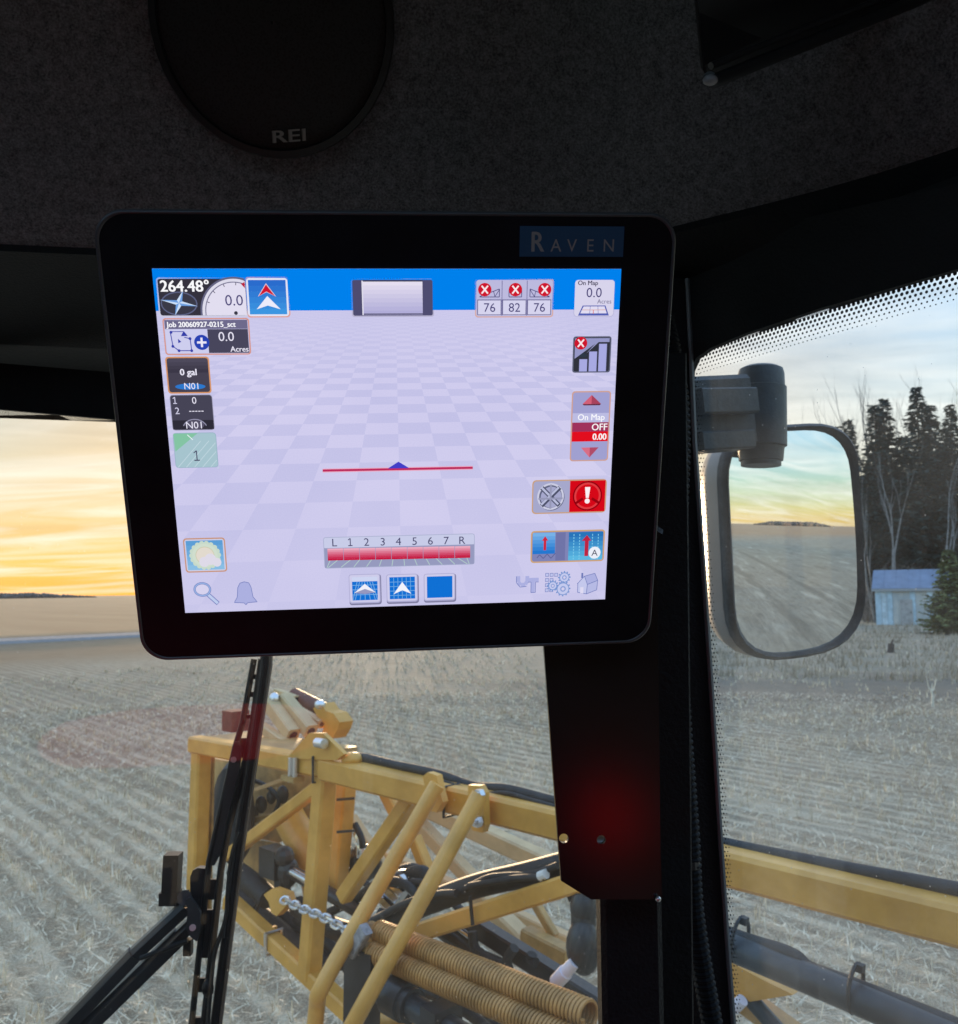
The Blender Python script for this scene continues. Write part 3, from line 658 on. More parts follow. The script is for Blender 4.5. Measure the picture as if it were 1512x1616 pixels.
# loudspeaker on the headliner
spk_c = at(432, 36, .735); spk_n = (EYE + Vector((-.08, .02, .02)) - spk_c).normalized()
spk = thing('speaker', spk_c, 'round black loudspeaker grille set in the headliner above the monitor', 'speaker')
ux = Vector((0, 0, 1)).cross(spk_n).normalized(); uy = spk_n.cross(ux)
def disc_ring(r_, h_, n=48): return [spk_c + ux * r_ * math.cos(a) + uy * r_ * 1.06 * math.sin(a) + spk_n * h_ for a in (2 * math.pi * i / n for i in range(n))]
r_s = 190 / F * (spk_c - EYE).dot(_f)
mb = MB(); mb.loft([disc_ring(r_s, -.06), disc_ring(r_s, .004), disc_ring(r_s * .985, .010), disc_ring(r_s * .93, .012), disc_ring(r_s * .92, .008)], True); mb.build('rim', mat('speaker_rim', (.008, .008, .01), .5), spk, True)
gm = bpy.data.materials.new('speaker_mesh'); gm.use_nodes = True; t = gm.node_tree; b = t.nodes['Principled BSDF']; b.inputs['Roughness'].default_value = .65
vo = t.nodes.new('ShaderNodeTexVoronoi'); vo.inputs['Scale'].default_value = 420; co = t.nodes.new('ShaderNodeTexCoord'); t.links.new(co.outputs['Object'], vo.inputs['Vector'])
vr = t.nodes.new('ShaderNodeValToRGB'); vr.color_ramp.elements[0].color = (.002, .002, .003, 1); vr.color_ramp.elements[1].color = (.012, .012, .015, 1); vr.color_ramp.elements[0].position = .25; vr.color_ramp.elements[1].position = .5
t.links.new(vo.outputs['Distance'], vr.inputs[0]); t.links.new(vr.outputs[0], b.inputs['Base Color']); MATS['speaker_mesh'] = gm
mb = MB(); mb.loft([disc_ring(r_s * .93, .007), disc_ring(r_s * .6, .014), disc_ring(r_s * .2, .017), disc_ring(r_s * .01, .0175)], True); mb.build('grille', gm, spk, True)
tv, tf = text_mesh('REI'); tw = max(v[0] for v in tv); th_ = max(v[1] for v in tv)
p0 = hit(427, 226, spk_c + spk_n * .014, spk_n); p1 = hit(481, 222, spk_c + spk_n * .014, spk_n); p2 = hit(426, 207, spk_c + spk_n * .014, spk_n)
mb = MB()
for dx, dy in ((0, 0), (.018, 0), (.018, .018), (0, .018), (.036, .01)):
    mb.add([p0 + (p1 - p0) * (v[0] / tw + dx) + (p2 - p0) * (v[1] / th_ + dy) + spk_n * (.001 + .0001 * dx) for v in tv], tf)
mb.build('badge', mat('badge_grey', (.30, .29, .28), .4), spk)

# corrugated conduit down the pillar
cp = spline([at(x, y, d) for x, y, d in ((1048, 500, .80), (1058, 548, .79), (1071, 625, .78), (1074, 700, .785), (1070, 820, .785), (1067, 960, .785), (1074, 1120, .785), (1088, 1320, .785), (1096, 1450, .785), (1124, 1616, .785), (1150, 1750, .78))], 40)
mb = MB(); rs = [.0092 if i % 4 < 2 else .0074 for i in range(len(cp))]
# even spacing along the path
ln = [0]
for i in range(1, len(cp)): ln.append(ln[-1] + (cp[i] - cp[i - 1]).length)
ns = int(ln[-1] / .00125); ev = []
k = 0
for i in range(ns):
    s_ = ln[-1] * i / (ns - 1)
    while k < len(ln) - 2 and ln[k + 1] < s_: k += 1
    ev.append(cp[k].lerp(cp[k + 1], (s_ - ln[k]) / max(1e-9, ln[k + 1] - ln[k])))
mb.tube(ev, [.0090 if (i % 4) < 2 else .0074 for i in range(ns)], 12)
cond = thing('corrugated_conduit', cp[-1], 'black corrugated cable conduit running down the pillar', 'conduit')
mb.build('hose', mat('conduit_black', (.014, .016, .019), .62, var=.2, vscale=60, spec=.12), cond)
for (x, y) in ((1067, 965), (1087, 1362)):
    mb = MB(); mb.tube([at(x - 3, y - 5, .785), at(x - 2, y + 7, .785)], .0104, 14)
    mb.box(at(x - 14, y, .777), (.004, 0, 0), (0, .003, 0), (0, 0, .003))
    mb.build('cable_tie', M_RUBBER, cond)

# ------------------------------------------------------------------ mounting plate and post under the monitor
plate_t = thing('mounting_bracket', at(990, 1616, .66), 'black sheet metal bracket with two holes carrying the monitor', 'bracket')
def flat_curve(outline, holes, d, name, mt, parent, th=.0035):
    n = Vector((.10, -1, .0)).normalized(); p0 = at(960, 1200, d); ax = Vector((-n.y, n.x, 0)).normalized(); az = Vector((0, 0, 1))
    cu = bpy.data.curves.new(name, 'CURVE'); cu.dimensions = '2D'; cu.fill_mode = 'BOTH'; cu.extrude = th / 2
    def loop(pts):
        sp_ = cu.splines.new('POLY'); sp_.points.add(len(pts) - 1); sp_.use_cyclic_u = True
        for q, p in zip(sp_.points, pts): q.co = (*p, 0, 1)
    pr = lambda x, y: ((hit(x, y, p0, n) - p0).dot(ax), (hit(x, y, p0, n) - p0).dot(az))
    loop([pr(*p) for p in outline])
    for hx, hy, hr in holes: loop([pr(hx + hr * math.cos(a), hy + hr * math.sin(a)) for a in (6.283 * i / 16 for i in range(16))])
    o = bpy.data.objects.new(name, cu); COL.objects.link(o); dg = bpy.context.evaluated_depsgraph_get(); me = bpy.data.meshes.new_from_object(o.evaluated_get(dg))
    mb = MB(); mb.add([p0 + ax * v.co.x + az * v.co.y + n * v.co.z for v in me.vertices], [tuple(p.vertices) for p in me.polygons])
    bpy.data.objects.remove(o); bpy.data.curves.remove(cu); bpy.data.meshes.remove(me)
    return mb.build(name, mt, parent)
M_BRK = mat('powder_coat_black', (.011, .011, .013), .19, var=.2, vscale=40)
flat_curve([(838, 760), (1035, 760), (1042, 1416), (1030, 1418), (932, 1418), (885, 1389)], [(889, 1322, 7.5), (948, 1324, 7)], .60, 'plate', M_BRK, plate_t)
mb = MB(); mb.plate([at(1010, 760, .602), at(1018, 1000, .602), at(1037, 1416, .602), at(1037, 1416, .625), at(1018, 1000, .63), at(1010, 760, .63)], (.0035, 0, 0)); mb.build('flange', M_BRK, plate_t)
mb = MB(); mb.tube([at(948, 1324, .606), at(948, 1324, .63)], .0034, 12); mb.build('bolt', mat('zinc', (.75, .76, .78), .32, 1.0), plate_t)
mb = MB(); mb.bar(at(991, 1402, .665), at(998, 1760, .665), .03, .042, up=(1, 0, 0)); mb.build('post', M_PLASTIC, plate_t)
mb = MB(); mb.bar(at(1046, 560, .72), at(1056, 1760, .72), .012, .036, up=(1, 0, 0)); mb.build('side_rail', M_PLASTIC, plate_t)
mb = MB(); mb.bar(at(700, 700, .575), at(1000, 900, .592), .03, .06); mb.build('arm', M_BRK, plate_t)
mb = MB(); mb.sphere(at(1039, 1419, .598), .0018, .0018, .0018, 8, 6); mb.build('screw', MATS['zinc'], plate_t, True)

# ================================================================== the monitor
cw = lambda v: _r * v[0] + _u * v[1] + _f * v[2]
MX, MY, MN = cw((.9955, .0233, .0918)).normalized(), cw((.005, .9553, -.2957)).normalized(), -cw((-.0946, .2948, .9509)).normalized()
MO = EYE + cw((-.04625, .03633, .51398))
mon = thing('monitor', MO - MY * .126, 'wide black field computer monitor with a lit map screen in the middle', 'monitor')
def mp3(x, y, z=0.0): return MO + MX * x + MY * y + MN * z
def mring(w_, h_, r_, z, n=10): return [mp3(x + .0012, y - .0005, z) for x, y in roundrect(w_, h_, r_, n)]
M_CASE = mat('monitor_case', (.022, .023, .025), .45, var=.2, vscale=60, bump=.15, bscale=900)
mb = MB(); mb.loft([mring(.286, .234, .012, -.048), mring(.298, .246, .014, -.042), mring(.3032, .2512, .0155, -.030), mring(.3032, .2512, .0155, -.0024)], True)
mb.add(mring(.286, .234, .012, -.048), [tuple(range(44))])
mb.build('case', M_CASE, mon, True, 30)
mb = MB(); mb.add(mring(.2984, .2464, .0141, -.0009), [tuple(range(44))])
mb.build('bezel_glass', mat('bezel_black_glass', (.007, .007, .010), .5, var=.3, vscale=30, spec=.15), mon)
mb = MB(); mb.loft([mring(.3032, .2512, .0155, -.0024), mring(.3020, .2500, .0150, -.0006), mring(.3004, .2484, .0146, -.0001), mring(.2992, .2472, .0143, -.0004), mring(.2984, .2464, .0141, -.0010)], True)
mb.build('case_rim', mat('case_rim_satin', (.075, .077, .082), .33, spec=.6), mon, True, 60)  # paler than the case: the window's glint along the edge put into colour
# brand strip
def S(px, py):
    p = hit(px, py, MO, MN) - MO; return p.dot(MX), p.dot(MY)
def ui_quad(mb, x0, y0, x1, y1, z, k=0):
    mb.add([mp3(x0, y0, z), mp3(x1, y0, z), mp3(x1, y1, z), mp3(x0, y1, z)], [(0, 1, 2, 3)], k)
x0, y0 = S(820, 405); x1, y1 = S(986, 357.5)
mb = MB(); ui_quad(mb, x0, y0, x1, y1, -.0007, 0)
def lay_text(mb, s, x, y, h, z, k, align='l', wide=1.0, bold=0.0):
    tv, tf = text_mesh(s)
    if not tv: return
    sc_ = h / .70; xs = [v[0] for v in tv]; w_ = (max(xs)) * sc_ * wide
    ox = x - (w_ / 2 if align == 'c' else w_ if align == 'r' else 0)
    offs = [(0, 0)] if not bold else [(0, 0), (bold * h, 0), (bold * h * .5, bold * h * .4)]
    for i, (dx, dy) in enumerate(offs):
        mb.add([mp3(ox + v[0] * sc_ * wide + dx, y + v[1] * sc_ + dy, z + i * 4e-6) for v in tv], tf, k)
for ch, px, hp in (('R', 836, 30), ('A', 869, 19), ('V', 895, 19), ('E', 925, 19), ('N', 951, 19)):
    tx, ty = S(px, 397); lay_text(mb, ch, tx, ty, hp * .000338, -.0006, 1, wide=.95 if hp < 25 else .85, bold=.05 if hp > 25 else 0)
mb.build('brand_strip', [mat('brand_blue', (.014, .085, .18), .4), mat('brand_letters', (.34, .33, .31), .5)], mon)

# ---- lit display
sxl, sxr, syt, syb = -.123, .123, .0960, -.0960
def screen_material():
    m = bpy.data.materials.new('display_map'); m.use_nodes = True; t = m.node_tree
    for n in list(t.nodes):
        if n.type != 'OUTPUT_MATERIAL': t.nodes.remove(n)
    NN, LL = t.nodes.new, t.links.new
    uv = NN('ShaderNodeUVMap'); sp = NN('ShaderNodeSeparateXYZ'); LL(uv.outputs[0], sp.inputs[0])
    def mth(op, a, b_=None):
        n = NN('ShaderNodeMath'); n.operation = op
        for i, v in enumerate((a, b_)):
            if v is None: continue
            if isinstance(v, (int, float)): n.inputs[i].default_value = v
            else: LL(v, n.inputs[i])
        return n.outputs[0]
    X, Y = sp.outputs[0], sp.outputs[1]            # metres on the display
    dy = mth('MAXIMUM', mth('SUBTRACT', HOR_Y, Y), .002)
    q = mth('DIVIDE', CAMK, dy); cx = mth('DIVIDE', mth('SUBTRACT', X, HOR_X), mth('MULTIPLY', dy, COLK))
    a = mth('FLOOR', mth('ADD', q, ROW0)); b_ = mth('FLOOR', cx)
    ck = mth('ABSOLUTE', mth('MODULO', mth('ADD', a, b_), 2.0))
    fade = NN('ShaderNodeMapRange'); fade.inputs[1].default_value = .016; fade.inputs[2].default_value = .06; LL(dy, fade.inputs[0])
    fade2 = NN('ShaderNodeMapRange'); fade2.inputs[1].default_value = .185; fade2.inputs[2].default_value = .10; fade2.inputs[3].default_value = .35; LL(dy, fade2.inputs[0])
    ck = mth('MULTIPLY', mth('MULTIPLY', mth('SUBTRACT', ck, .5), fade.outputs[0]), fade2.outputs[0])
    nz = NN('ShaderNodeTexNoise'); nz.inputs['Scale'].default_value = 1600; nz.inputs['Detail'].default_value = 2; LL(uv.outputs[0], nz.inputs['Vector'])
    n2 = NN('ShaderNodeTexNoise'); n2.inputs['Scale'].default_value = 14; LL(uv.outputs[0], n2.inputs['Vector'])
    v = mth('ADD', mth('ADD', .5, mth('MULTIPLY', ck, .34)), mth('ADD', mth('MULTIPLY', mth('SUBTRACT', nz.outputs[0], .5), .5), mth('MULTIPLY', mth('SUBTRACT', n2.outputs[0], .5), .5)))
    r = NN('ShaderNodeValToRGB'); r.color_ramp.elements[0].color = (*lin((186, 186, 226)), 1); r.color_ramp.elements[1].color = (*lin((218, 213, 243)), 1); LL(v, r.inputs[0])
    e = NN('ShaderNodeEmission'); LL(r.outputs[0], e.inputs[0]); e.inputs[1].default_value = 1 / 2 ** EXPOSURE
    LL(e.outputs[0], t.nodes['Material Output'].inputs[0]); return m
# vanishing line of the drawn map, read off the rows of squares
_ya, _yb = S(600, 758)[1], S(600, 831)[1]
_rows = [S(600, y)[1] for y in (729.8, 758, 791, 831, 881.5)]
best = None
for hy in np.linspace(.05, .14, 181):
    inv = 1 / (hy - np.array(_rows)); dd = -np.diff(inv); er = dd.std() / dd.mean()
    if best is None or er < best[0]: best = (er, hy, dd.mean(), inv[0])
HOR_Y = best[1]; CAMK = 1 / best[2]; ROW0 = -(best[3] / best[2]) % 1.0
HOR_X = S(629, 700)[0]; _dy = HOR_Y - S(600, 791)[1]; COLK = (75 * .000352) / _dy
mb = MB(); mb.add([mp3(x, y, -.0004) for x, y in ((sxl, syb), (sxr, syb), (sxr, syt), (sxl, syt))], [(0, 1, 2, 3)])
screen = mb.build('display', screen_material(), mon)
uvl = screen.data.uv_layers.new(name='UVMap')
for lp in screen.data.loops:
    co_ = screen.data.vertices[lp.vertex_index].co + ROOT[mon.name] - MO; uvl.data[lp.index].uv = (co_.dot(MX), co_.dot(MY))

class Tile:
    """flat picture drawn on the display; coordinates are read from the photograph round (cx, cy)"""
    def __init__(s, x0, y0, x1, y1):
        s.cx, s.cy = (x0 + x1) / 2, (y0 + y1) / 2; s.u, s.v = S(s.cx, s.cy)
        a = S(s.cx + 20, s.cy); b = S(s.cx, s.cy + 20); s.sx = (a[0] - s.u) / 20; s.sy = (s.v - b[1]) / 20
        s.mb = MB(); s.cols = []; s.z = .00002; s.b = (x0, y0, x1, y1)
    def k(s, c, e=1.0):
        m = emit(c, e)
        if m not in s.cols: s.cols.append(m)
        s.z += 2.5e-5; return s.cols.index(m)
    def P(s, x, y): return mp3(s.u + (x - s.cx) * s.sx, s.v - (y - s.cy) * s.sy, s.z)
    def poly(s, pts, c):
        k = s.k(c); s.mb.add([s.P(*p) for p in pts], [tuple(range(len(pts)))], k)
    def rect(s, x0, y0, x1, y1, c, r=0):
        if r: s.poly([((x0 + x1) / 2 + a, (y0 + y1) / 2 + b) for a, b in roundrect(x1 - x0, y1 - y0, r, 4)], c)
        else: s.poly([(x0, y0), (x1, y0), (x1, y1), (x0, y1)], c)
    def grad(s, x0, y0, x1, y1, ca, cb, n=6):
        for i in range(n):
            t = i / (n - 1); s.rect(x0, y0 + (y1 - y0) * i / n, x1, y0 + (y1 - y0) * (i + 1) / n, tuple(int(a + (b - a) * t) for a, b in zip(ca, cb)))
    def circ(s, x, y, r, c, ry=None, n=24): s.poly([(x + r * math.cos(a), y + (ry or r) * math.sin(a)) for a in (6.283 * i / n for i in range(n))], c)
    def ring(s, x, y, r, w_, c, ry=None, a0=0, a1=360, n=28):
        ry = ry or r; k = s.k(c); vs = []
        for i in range(n + 1):
            a = R(a0 + (a1 - a0) * i / n); vs += [s.P(x + r * math.cos(a), y + ry * math.sin(a)), s.P(x + (r - w_) * math.cos(a), y + (ry - w_) * math.sin(a))]
        s.mb.add(vs, [(2 * i, 2 * i + 1, 2 * i + 3, 2 * i + 2) for i in range(n)], k)
    def line(s, x0, y0, x1, y1, w_, c):
        d = math.hypot(x1 - x0, y1 - y0); nx, ny = -(y1 - y0) / d * w_ / 2, (x1 - x0) / d * w_ / 2
        s.poly([(x0 + nx, y0 + ny), (x1 + nx, y1 + ny), (x1 - nx, y1 - ny), (x0 - nx, y0 - ny)], c)
    def path(s, pts, w_, c, closed=False):
        for i in range(len(pts) - (0 if closed else 1)): s.line(*pts[i], *pts[(i + 1) % len(pts)], w_, c)
    def text(s, t, x, y, h, c, align='c', wide=1.0, bold=0.0):
        k = s.k(c); lay_text(s.mb, t, s.u + (x - s.cx) * s.sx, s.v - (y - s.cy) * s.sy, h * s.sy, s.z, k, align, wide, bold); s.z += 2e-5
    def frame(s, border, fill, r=5, w_=2.2):
        x0, y0, x1, y1 = s.b; s.rect(x0, y0, x1, y1, border, r); s.rect(x0 + w_, y0 + w_, x1 - w_, y1 - w_, fill, r - 1.2)
    def done(s, name, label=None):
        o = s.mb.build(name, s.cols, screen)
        if label: o['label'] = label
        return o
def one(t, x, y, h, c, w_):
    t.line(x, y, x, y - h, w_, c); t.line(x, y - h, x - h * .28, y - h * .78, w_ * .9, c); t.line(x - h * .28, y - w_ / 2, x + h * .28, y - w_ / 2, w_, c)
ORG, WHT, DRK, RED, BLU, INK = (205, 150, 120), (235, 232, 248), (62, 60, 78), (205, 22, 48), (20, 118, 216), (72, 66, 120)
LAV = (196, 194, 228)
t = Tile(238, 421, 979, 490); zs = t.z
sk = [S(236, 419), S(981, 424), S(979, 490), S(243, 489)]
kk = t.k((0, 128, 236)); ytop = syt; yb_ = (S(245, 489)[1] + S(979, 490)[1]) / 2
t.mb.add([mp3(sxl, yb_, t.z), mp3(sxr, yb_, t.z), mp3(sxr, ytop, t.z), mp3(sxl, ytop, t.z)], [(0, 1, 2, 3)], kk); t.done('sky_band')
# heading and speed
t = Tile(249, 438, 391, 500); t.frame((205, 205, 225), (52, 50, 62))
t.circ(282, 479, 29, (92, 98, 132), 19); t.circ(282, 479, 27, (58, 58, 72), 17)
for a in (15, 105, 195, 285):
    ca, sa = math.cos(R(a)), math.sin(R(a)) * .8
    for sg, c in ((1, (110, 160, 225)), (-1, (205, 225, 250))):
        t.poly([(282, 478), (282 + 6 * math.cos(R(a + 45 * sg)), 478 + 5 * math.sin(R(a + 45 * sg))), (282 + 30 * ca, 478 + 25 * sa)], c)
cl_ = lambda x, y: (min(x, 388.5), min(y, 497.5))
for r_, c in ((55, (100, 100, 130)), (52, (222, 220, 236)), (47.5, (110, 108, 140)), (46, (226, 222, 240))):
    t.poly([cl_(370 + r_ * math.cos(a), 492 + r_ * math.sin(a)) for a in (math.pi + math.pi * i / 30 for i in range(31))] + [cl_(370 + r_, 499), cl_(370 - r_, 499)], c)
for a in (200, 225, 250, 275): t.line(370 + 46 * math.cos(R(a)), 492 + 46 * math.sin(R(a)), 370 + 42 * math.cos(R(a)), 492 + 42 * math.sin(R(a)), 1.2, (70, 66, 90))
t.poly([(382, 448), (388, 445), (388, 455)], (190, 30, 60))
t.text('0.0', 369, 482, 17, INK); t.circ(371, 494, 3, (55, 55, 70))
t.text('264.48°', 254, 460, 17.5, (252, 252, 255), 'l', 1.0, .07); t.done('heading_tile', 'dark tile reading 264.48 degrees with compass star and speed dial')
# guidance arrow
t = Tile(388, 437, 457, 501); t.frame((222, 160, 150), (225, 228, 245), 6, 2); t.grad(393, 442, 452, 496, (42, 108, 205), (60, 150, 225))
t.poly([(421, 447), (436, 468), (421, 461), (407, 468)], (232, 200, 210)); t.poly([(421, 449), (434, 467), (421, 460), (409, 467)], (208, 20, 48)); t.poly([(422, 467), (442, 488), (422, 482), (404, 488)], (236, 236, 250)); t.done('arrow_tile')
# job tile
t = Tile(259, 502, 395, 560); t.frame((214, 150, 138), LAV, 5, 2); t.rect(262, 505, 392, 519, (110, 106, 140)); t.rect(262, 519.5, 328, 557, (206, 206, 238)); t.rect(328, 519.5, 392, 557, (72, 70, 92))
t.text('Job 20060927-0215_sct', 265, 516, 8.2, (250, 250, 255), 'l', .95, .09)
DB = (52, 62, 168)
t.path([(271, 523), (290, 523)], 1.2, DB); t.path([(270, 525), (272, 546), (281, 553), (301, 553), (300, 534), (291, 532)], 1.4, DB)
for p in ((271, 524), (272, 546), (281, 553), (301, 553), (300, 534)): t.circ(*p, 2.3, DB)
t.poly([(291, 522), (297, 530), (286, 530)], DB); t.poly([(281, 534), (286, 539), (281, 541)], DB)
t.circ(318, 540, 12, (40, 66, 178)); t.rect(310.5, 538.4, 325.5, 541.8, WHT); t.rect(316.3, 532.5, 319.7, 547.5, WHT)
t.text('0.0', 357, 538, 14.5, WHT); t.text('Acres', 391, 555, 8.5, WHT, 'r', 1, .05); t.done('job_tile', 'job tile reading Job 20060927-0215_sct, 0.0 Acres')
# gallons
t = Tile(263, 563, 332, 621); t.frame((214, 150, 104), (70, 66, 82), 5, 2.2); t.grad(266, 566, 329, 588, (78, 74, 92), (60, 56, 72), 4)
t.text('0 gal', 297, 592, 10, WHT, 'c', 1, .08); t.circ(299, 610, 24, (44, 120, 205), 5); t.text('N01', 300, 614, 10, WHT); t.done('gallon_tile')
t = Tile(270, 623, 337, 679); t.rect(270, 623, 337, 679, (150, 148, 172), 5); t.rect(271, 624, 336, 678, (70, 68, 86), 4); t.rect(271, 663, 336, 677.5, (46, 44, 56))
t.ring(306, 677, 20, 1.6, (150, 148, 175), 16, 200, 340); t.circ(306, 670.5, 15, (86, 82, 104), 7)
one(t, 278, 637, 10.5, (215, 213, 238), 1.3); t.text('2', 280, 653, 10.5, (215, 213, 238)); t.text('0', 308, 637, 10.5, WHT); t.text('-----', 310, 652, 10, WHT); t.text('N01', 304, 676, 11, (236, 234, 250)); t.done('rate_tile')
t = Tile(275, 683, 343, 738); t.rect(275, 683, 343, 738, (150, 178, 196), 5); t.rect(276, 684, 342, 737, (166, 196, 206), 4)
t.poly([(276, 684), (314, 684), (277, 712)], (132, 196, 164))
for i in range(6): t.line(279 + i * 13, 737, min(341, 300 + i * 13 + 18), max(690, 737 - (min(341, 318 + i * 13) - 279 - i * 13) * 1.05), 1.0, (196, 216, 226))
t.line(298, 686, 306, 694, 1.3, (235, 245, 248)); one(t, 310, 727, 16, (72, 70, 100), 1.7); t.done('swath_tile')
# middle tile
t = Tile(555, 440, 685, 500); t.frame((180, 176, 205), (78, 76, 112), 4, 2); t.grad(573, 444, 667, 497, (228, 222, 240), (176, 172, 216), 8); t.rect(573, 442.5, 667, 444.5, (60, 58, 74)); t.rect(573, 494.5, 667, 496.5, (92, 90, 120)); t.rect(571.5, 443, 573.5, 497, (225, 222, 238)); t.done('banner_tile')
# section status
t = Tile(750, 440, 874, 501); t.frame((214, 172, 168), (188, 186, 222), 5, 2)
for i in range(3):
    xa = 753.5 + i * 39.3; t.rect(xa, 472.5, xa + 38, 497, (110, 106, 150)); t.rect(xa + 1.3, 474, xa + 36.8, 496, (214, 212, 238))
    if i: t.line(xa - .6, 443, xa - .6, 498, 1.2, (120, 116, 160))
    t.text(('76', '82', '76')[i], xa + 19, 492, 14, INK)
t.path([(757, 468.5), (788, 468.5), (788, 456), (757, 468)], 1.2, INK); t.path([(779, 460), (781, 468), (788, 457)], 1.0, INK)
t.path([(803, 468.5), (823, 468.5), (823, 456), (803, 456), (803, 468)], 1.2, INK)
t.path([(867, 468.5), (836, 468.5), (836, 456), (867, 468)], 1.2, INK); t.path([(845, 460), (843, 468), (836, 457)], 1.0, INK)
def cross(t, x, y, r_):
    t.circ(x, y, r_, (206, 22, 46)); q = r_ * .58
    t.line(x - q * .8, y - q, x + q * .8, y + q, r_ * .24, (250, 235, 240)); t.line(x + q * .8, y - q, x - q * .8, y + q, r_ * .24, (250, 235, 240))
for x in (765, 813, 859): cross(t, x, 457, 10.5)
t.done('section_tile', 'three section cells with red crosses reading 76, 82 and 76')
# area on map
t = Tile(906, 441, 970, 500); t.rect(906, 441, 970, 500, (180, 178, 214), 6); t.rect(907, 442, 969, 499, (216, 212, 236), 5)
t.text('On Map', 911, 450, 7, (60, 56, 84), 'l', 1.0, .06); t.text('0.0', 937, 469, 15, INK); t.text('Acres', 965, 479, 7, (110, 106, 140), 'r')
t.poly([(920, 482), (956, 482), (962, 498), (913, 498)], (84, 96, 178)); t.poly([(921.5, 483.5), (954.5, 483.5), (958.5, 494.5), (916.5, 494.5)], (224, 220, 242))
for x in (932, 944): t.line(x, 483.5, x + (x - 937) * .12, 494.5, .8, (120, 120, 190))
t.line(919, 489, 957, 489, .8, (215, 150, 120)); t.line(937, 489, 937, 495, 1, (220, 90, 70)); t.done('area_tile', 'pale tile reading On Map 0.0 Acres')
# signal bars
t = Tile(904, 531, 964, 588); t.frame((92, 96, 118), (48, 50, 60), 4, 2); t.poly([(907, 534), (950, 534), (907, 566)], (150, 152, 198)); t.poly([(925, 558), (946, 534), (961, 534), (961, 540), (944, 540)], (150, 152, 198))
for i, (xa, ya) in enumerate(((914, 566), (929, 554), (944, 542))): t.rect(xa, ya, xa + 14, 586, (70, 72, 96)); t.rect(xa + .8, ya + .8, xa + 13, 586, (168, 170, 226))
t.poly([(913, 562), (920, 556), (928, 561), (920, 564)], (46, 56, 70)); cross(t, 916, 541.5, 10); t.done('signal_tile')
# rate up and down
t = Tile(901, 618, 962, 728); t.frame((206, 160, 148), (160, 160, 208), 5, 2)
t.poly([(932, 624), (947, 638), (918, 638)], (168, 66, 92)); t.poly([(932, 624), (932, 638), (918, 638)], (210, 96, 120)); t.poly([(918, 638), (947, 638), (945, 640), (920, 640)], (96, 40, 62))
t.rect(903, 652, 960, 667, (188, 188, 226)); t.rect(903, 666.5, 960, 681, (160, 50, 92)); t.rect(903, 681, 960, 696.5, (226, 14, 30))
t.text('On Map', 932, 663, 9.5, (250, 250, 255), 'c', .95, .04); t.text('OFF', 958, 679, 10.5, (252, 248, 250), 'r', .95, .05); t.text('0.00', 957, 694, 10, (252, 246, 248), 'r', .9, .08)
t.poly([(918, 706), (946, 706), (932, 722)], (176, 76, 104)); t.poly([(918, 706), (932, 706), (932, 722)], (216, 110, 134)); t.done('rate_control_tile', 'tall tile reading On Map, OFF and 0.00')
# steering
t = Tile(840, 757, 957, 810); t.frame((200, 160, 128), (166, 168, 204), 6, 2); t.rect(899, 759, 955, 808, (214, 8, 24))
t.ring(870, 784, 21, 4.5, (96, 100, 130)); t.ring(869, 783, 21, 3, (205, 206, 228))
for a in (45, 135): t.line(869 - 20 * math.cos(R(a)), 783 - 20 * math.sin(R(a)), 869 + 20 * math.cos(R(a)), 783 + 20 * math.sin(R(a)), 7, (74, 78, 104)); t.line(868 - 19 * math.cos(R(a)), 782 - 19 * math.sin(R(a)), 868 + 19 * math.cos(R(a)), 782 + 19 * math.sin(R(a)), 3.4, (186, 190, 220))
t.line(869, 764, 869, 802, 3, (150, 152, 182)); t.line(850, 786, 888, 786, 3, (150, 152, 182))
t.ring(927, 783, 23, 2, (140, 0, 14)); t.ring(927, 783, 21, 3, (224, 60, 66)); t.line(909, 794, 920, 787, 4, (150, 4, 16)); t.line(945, 794, 934, 787, 4, (150, 4, 16))
t.poly([(922.5, 769), (931, 769), (929, 786), (924.5, 786)], (252, 240, 244)); t.circ(926.8, 791, 4, (252, 240, 244)); t.done('steering_tile', 'steering wheel tile with red warning exclamation mark')
# lines
t = Tile(838, 837, 954, 887); t.frame((205, 164, 120), (128, 132, 182), 5, 2.2); t.grad(841, 840, 876, 873, (120, 178, 232), (36, 120, 208)); t.rect(877, 840, 892, 884, (112, 116, 168)); t.path([(848, 879), (852, 874), (858, 880), (864, 873), (870, 880), (877, 872)], 1.4, (96, 100, 150))
t.poly([(860, 845), (865, 852), (862, 852), (862, 867), (858, 867), (858, 852), (855, 852)], (205, 40, 64))
t.grad(897, 840, 951, 884, (40, 116, 186), (92, 184, 226))
for x in (905, 914, 934, 943): 
    for j in range(9): t.rect(x - .7, 843 + j * 4.6, x + .7, 845.6 + j * 4.6, (130, 205, 235))
t.poly([(925, 844), (932, 853), (928, 853), (928, 877), (922, 877), (922, 853), (917, 853)], (190, 36, 66)); t.circ(938, 872, 9.5, (236, 240, 250)); t.text('A', 938, 877, 10, (60, 60, 84)); t.done('guidance_line_tile')
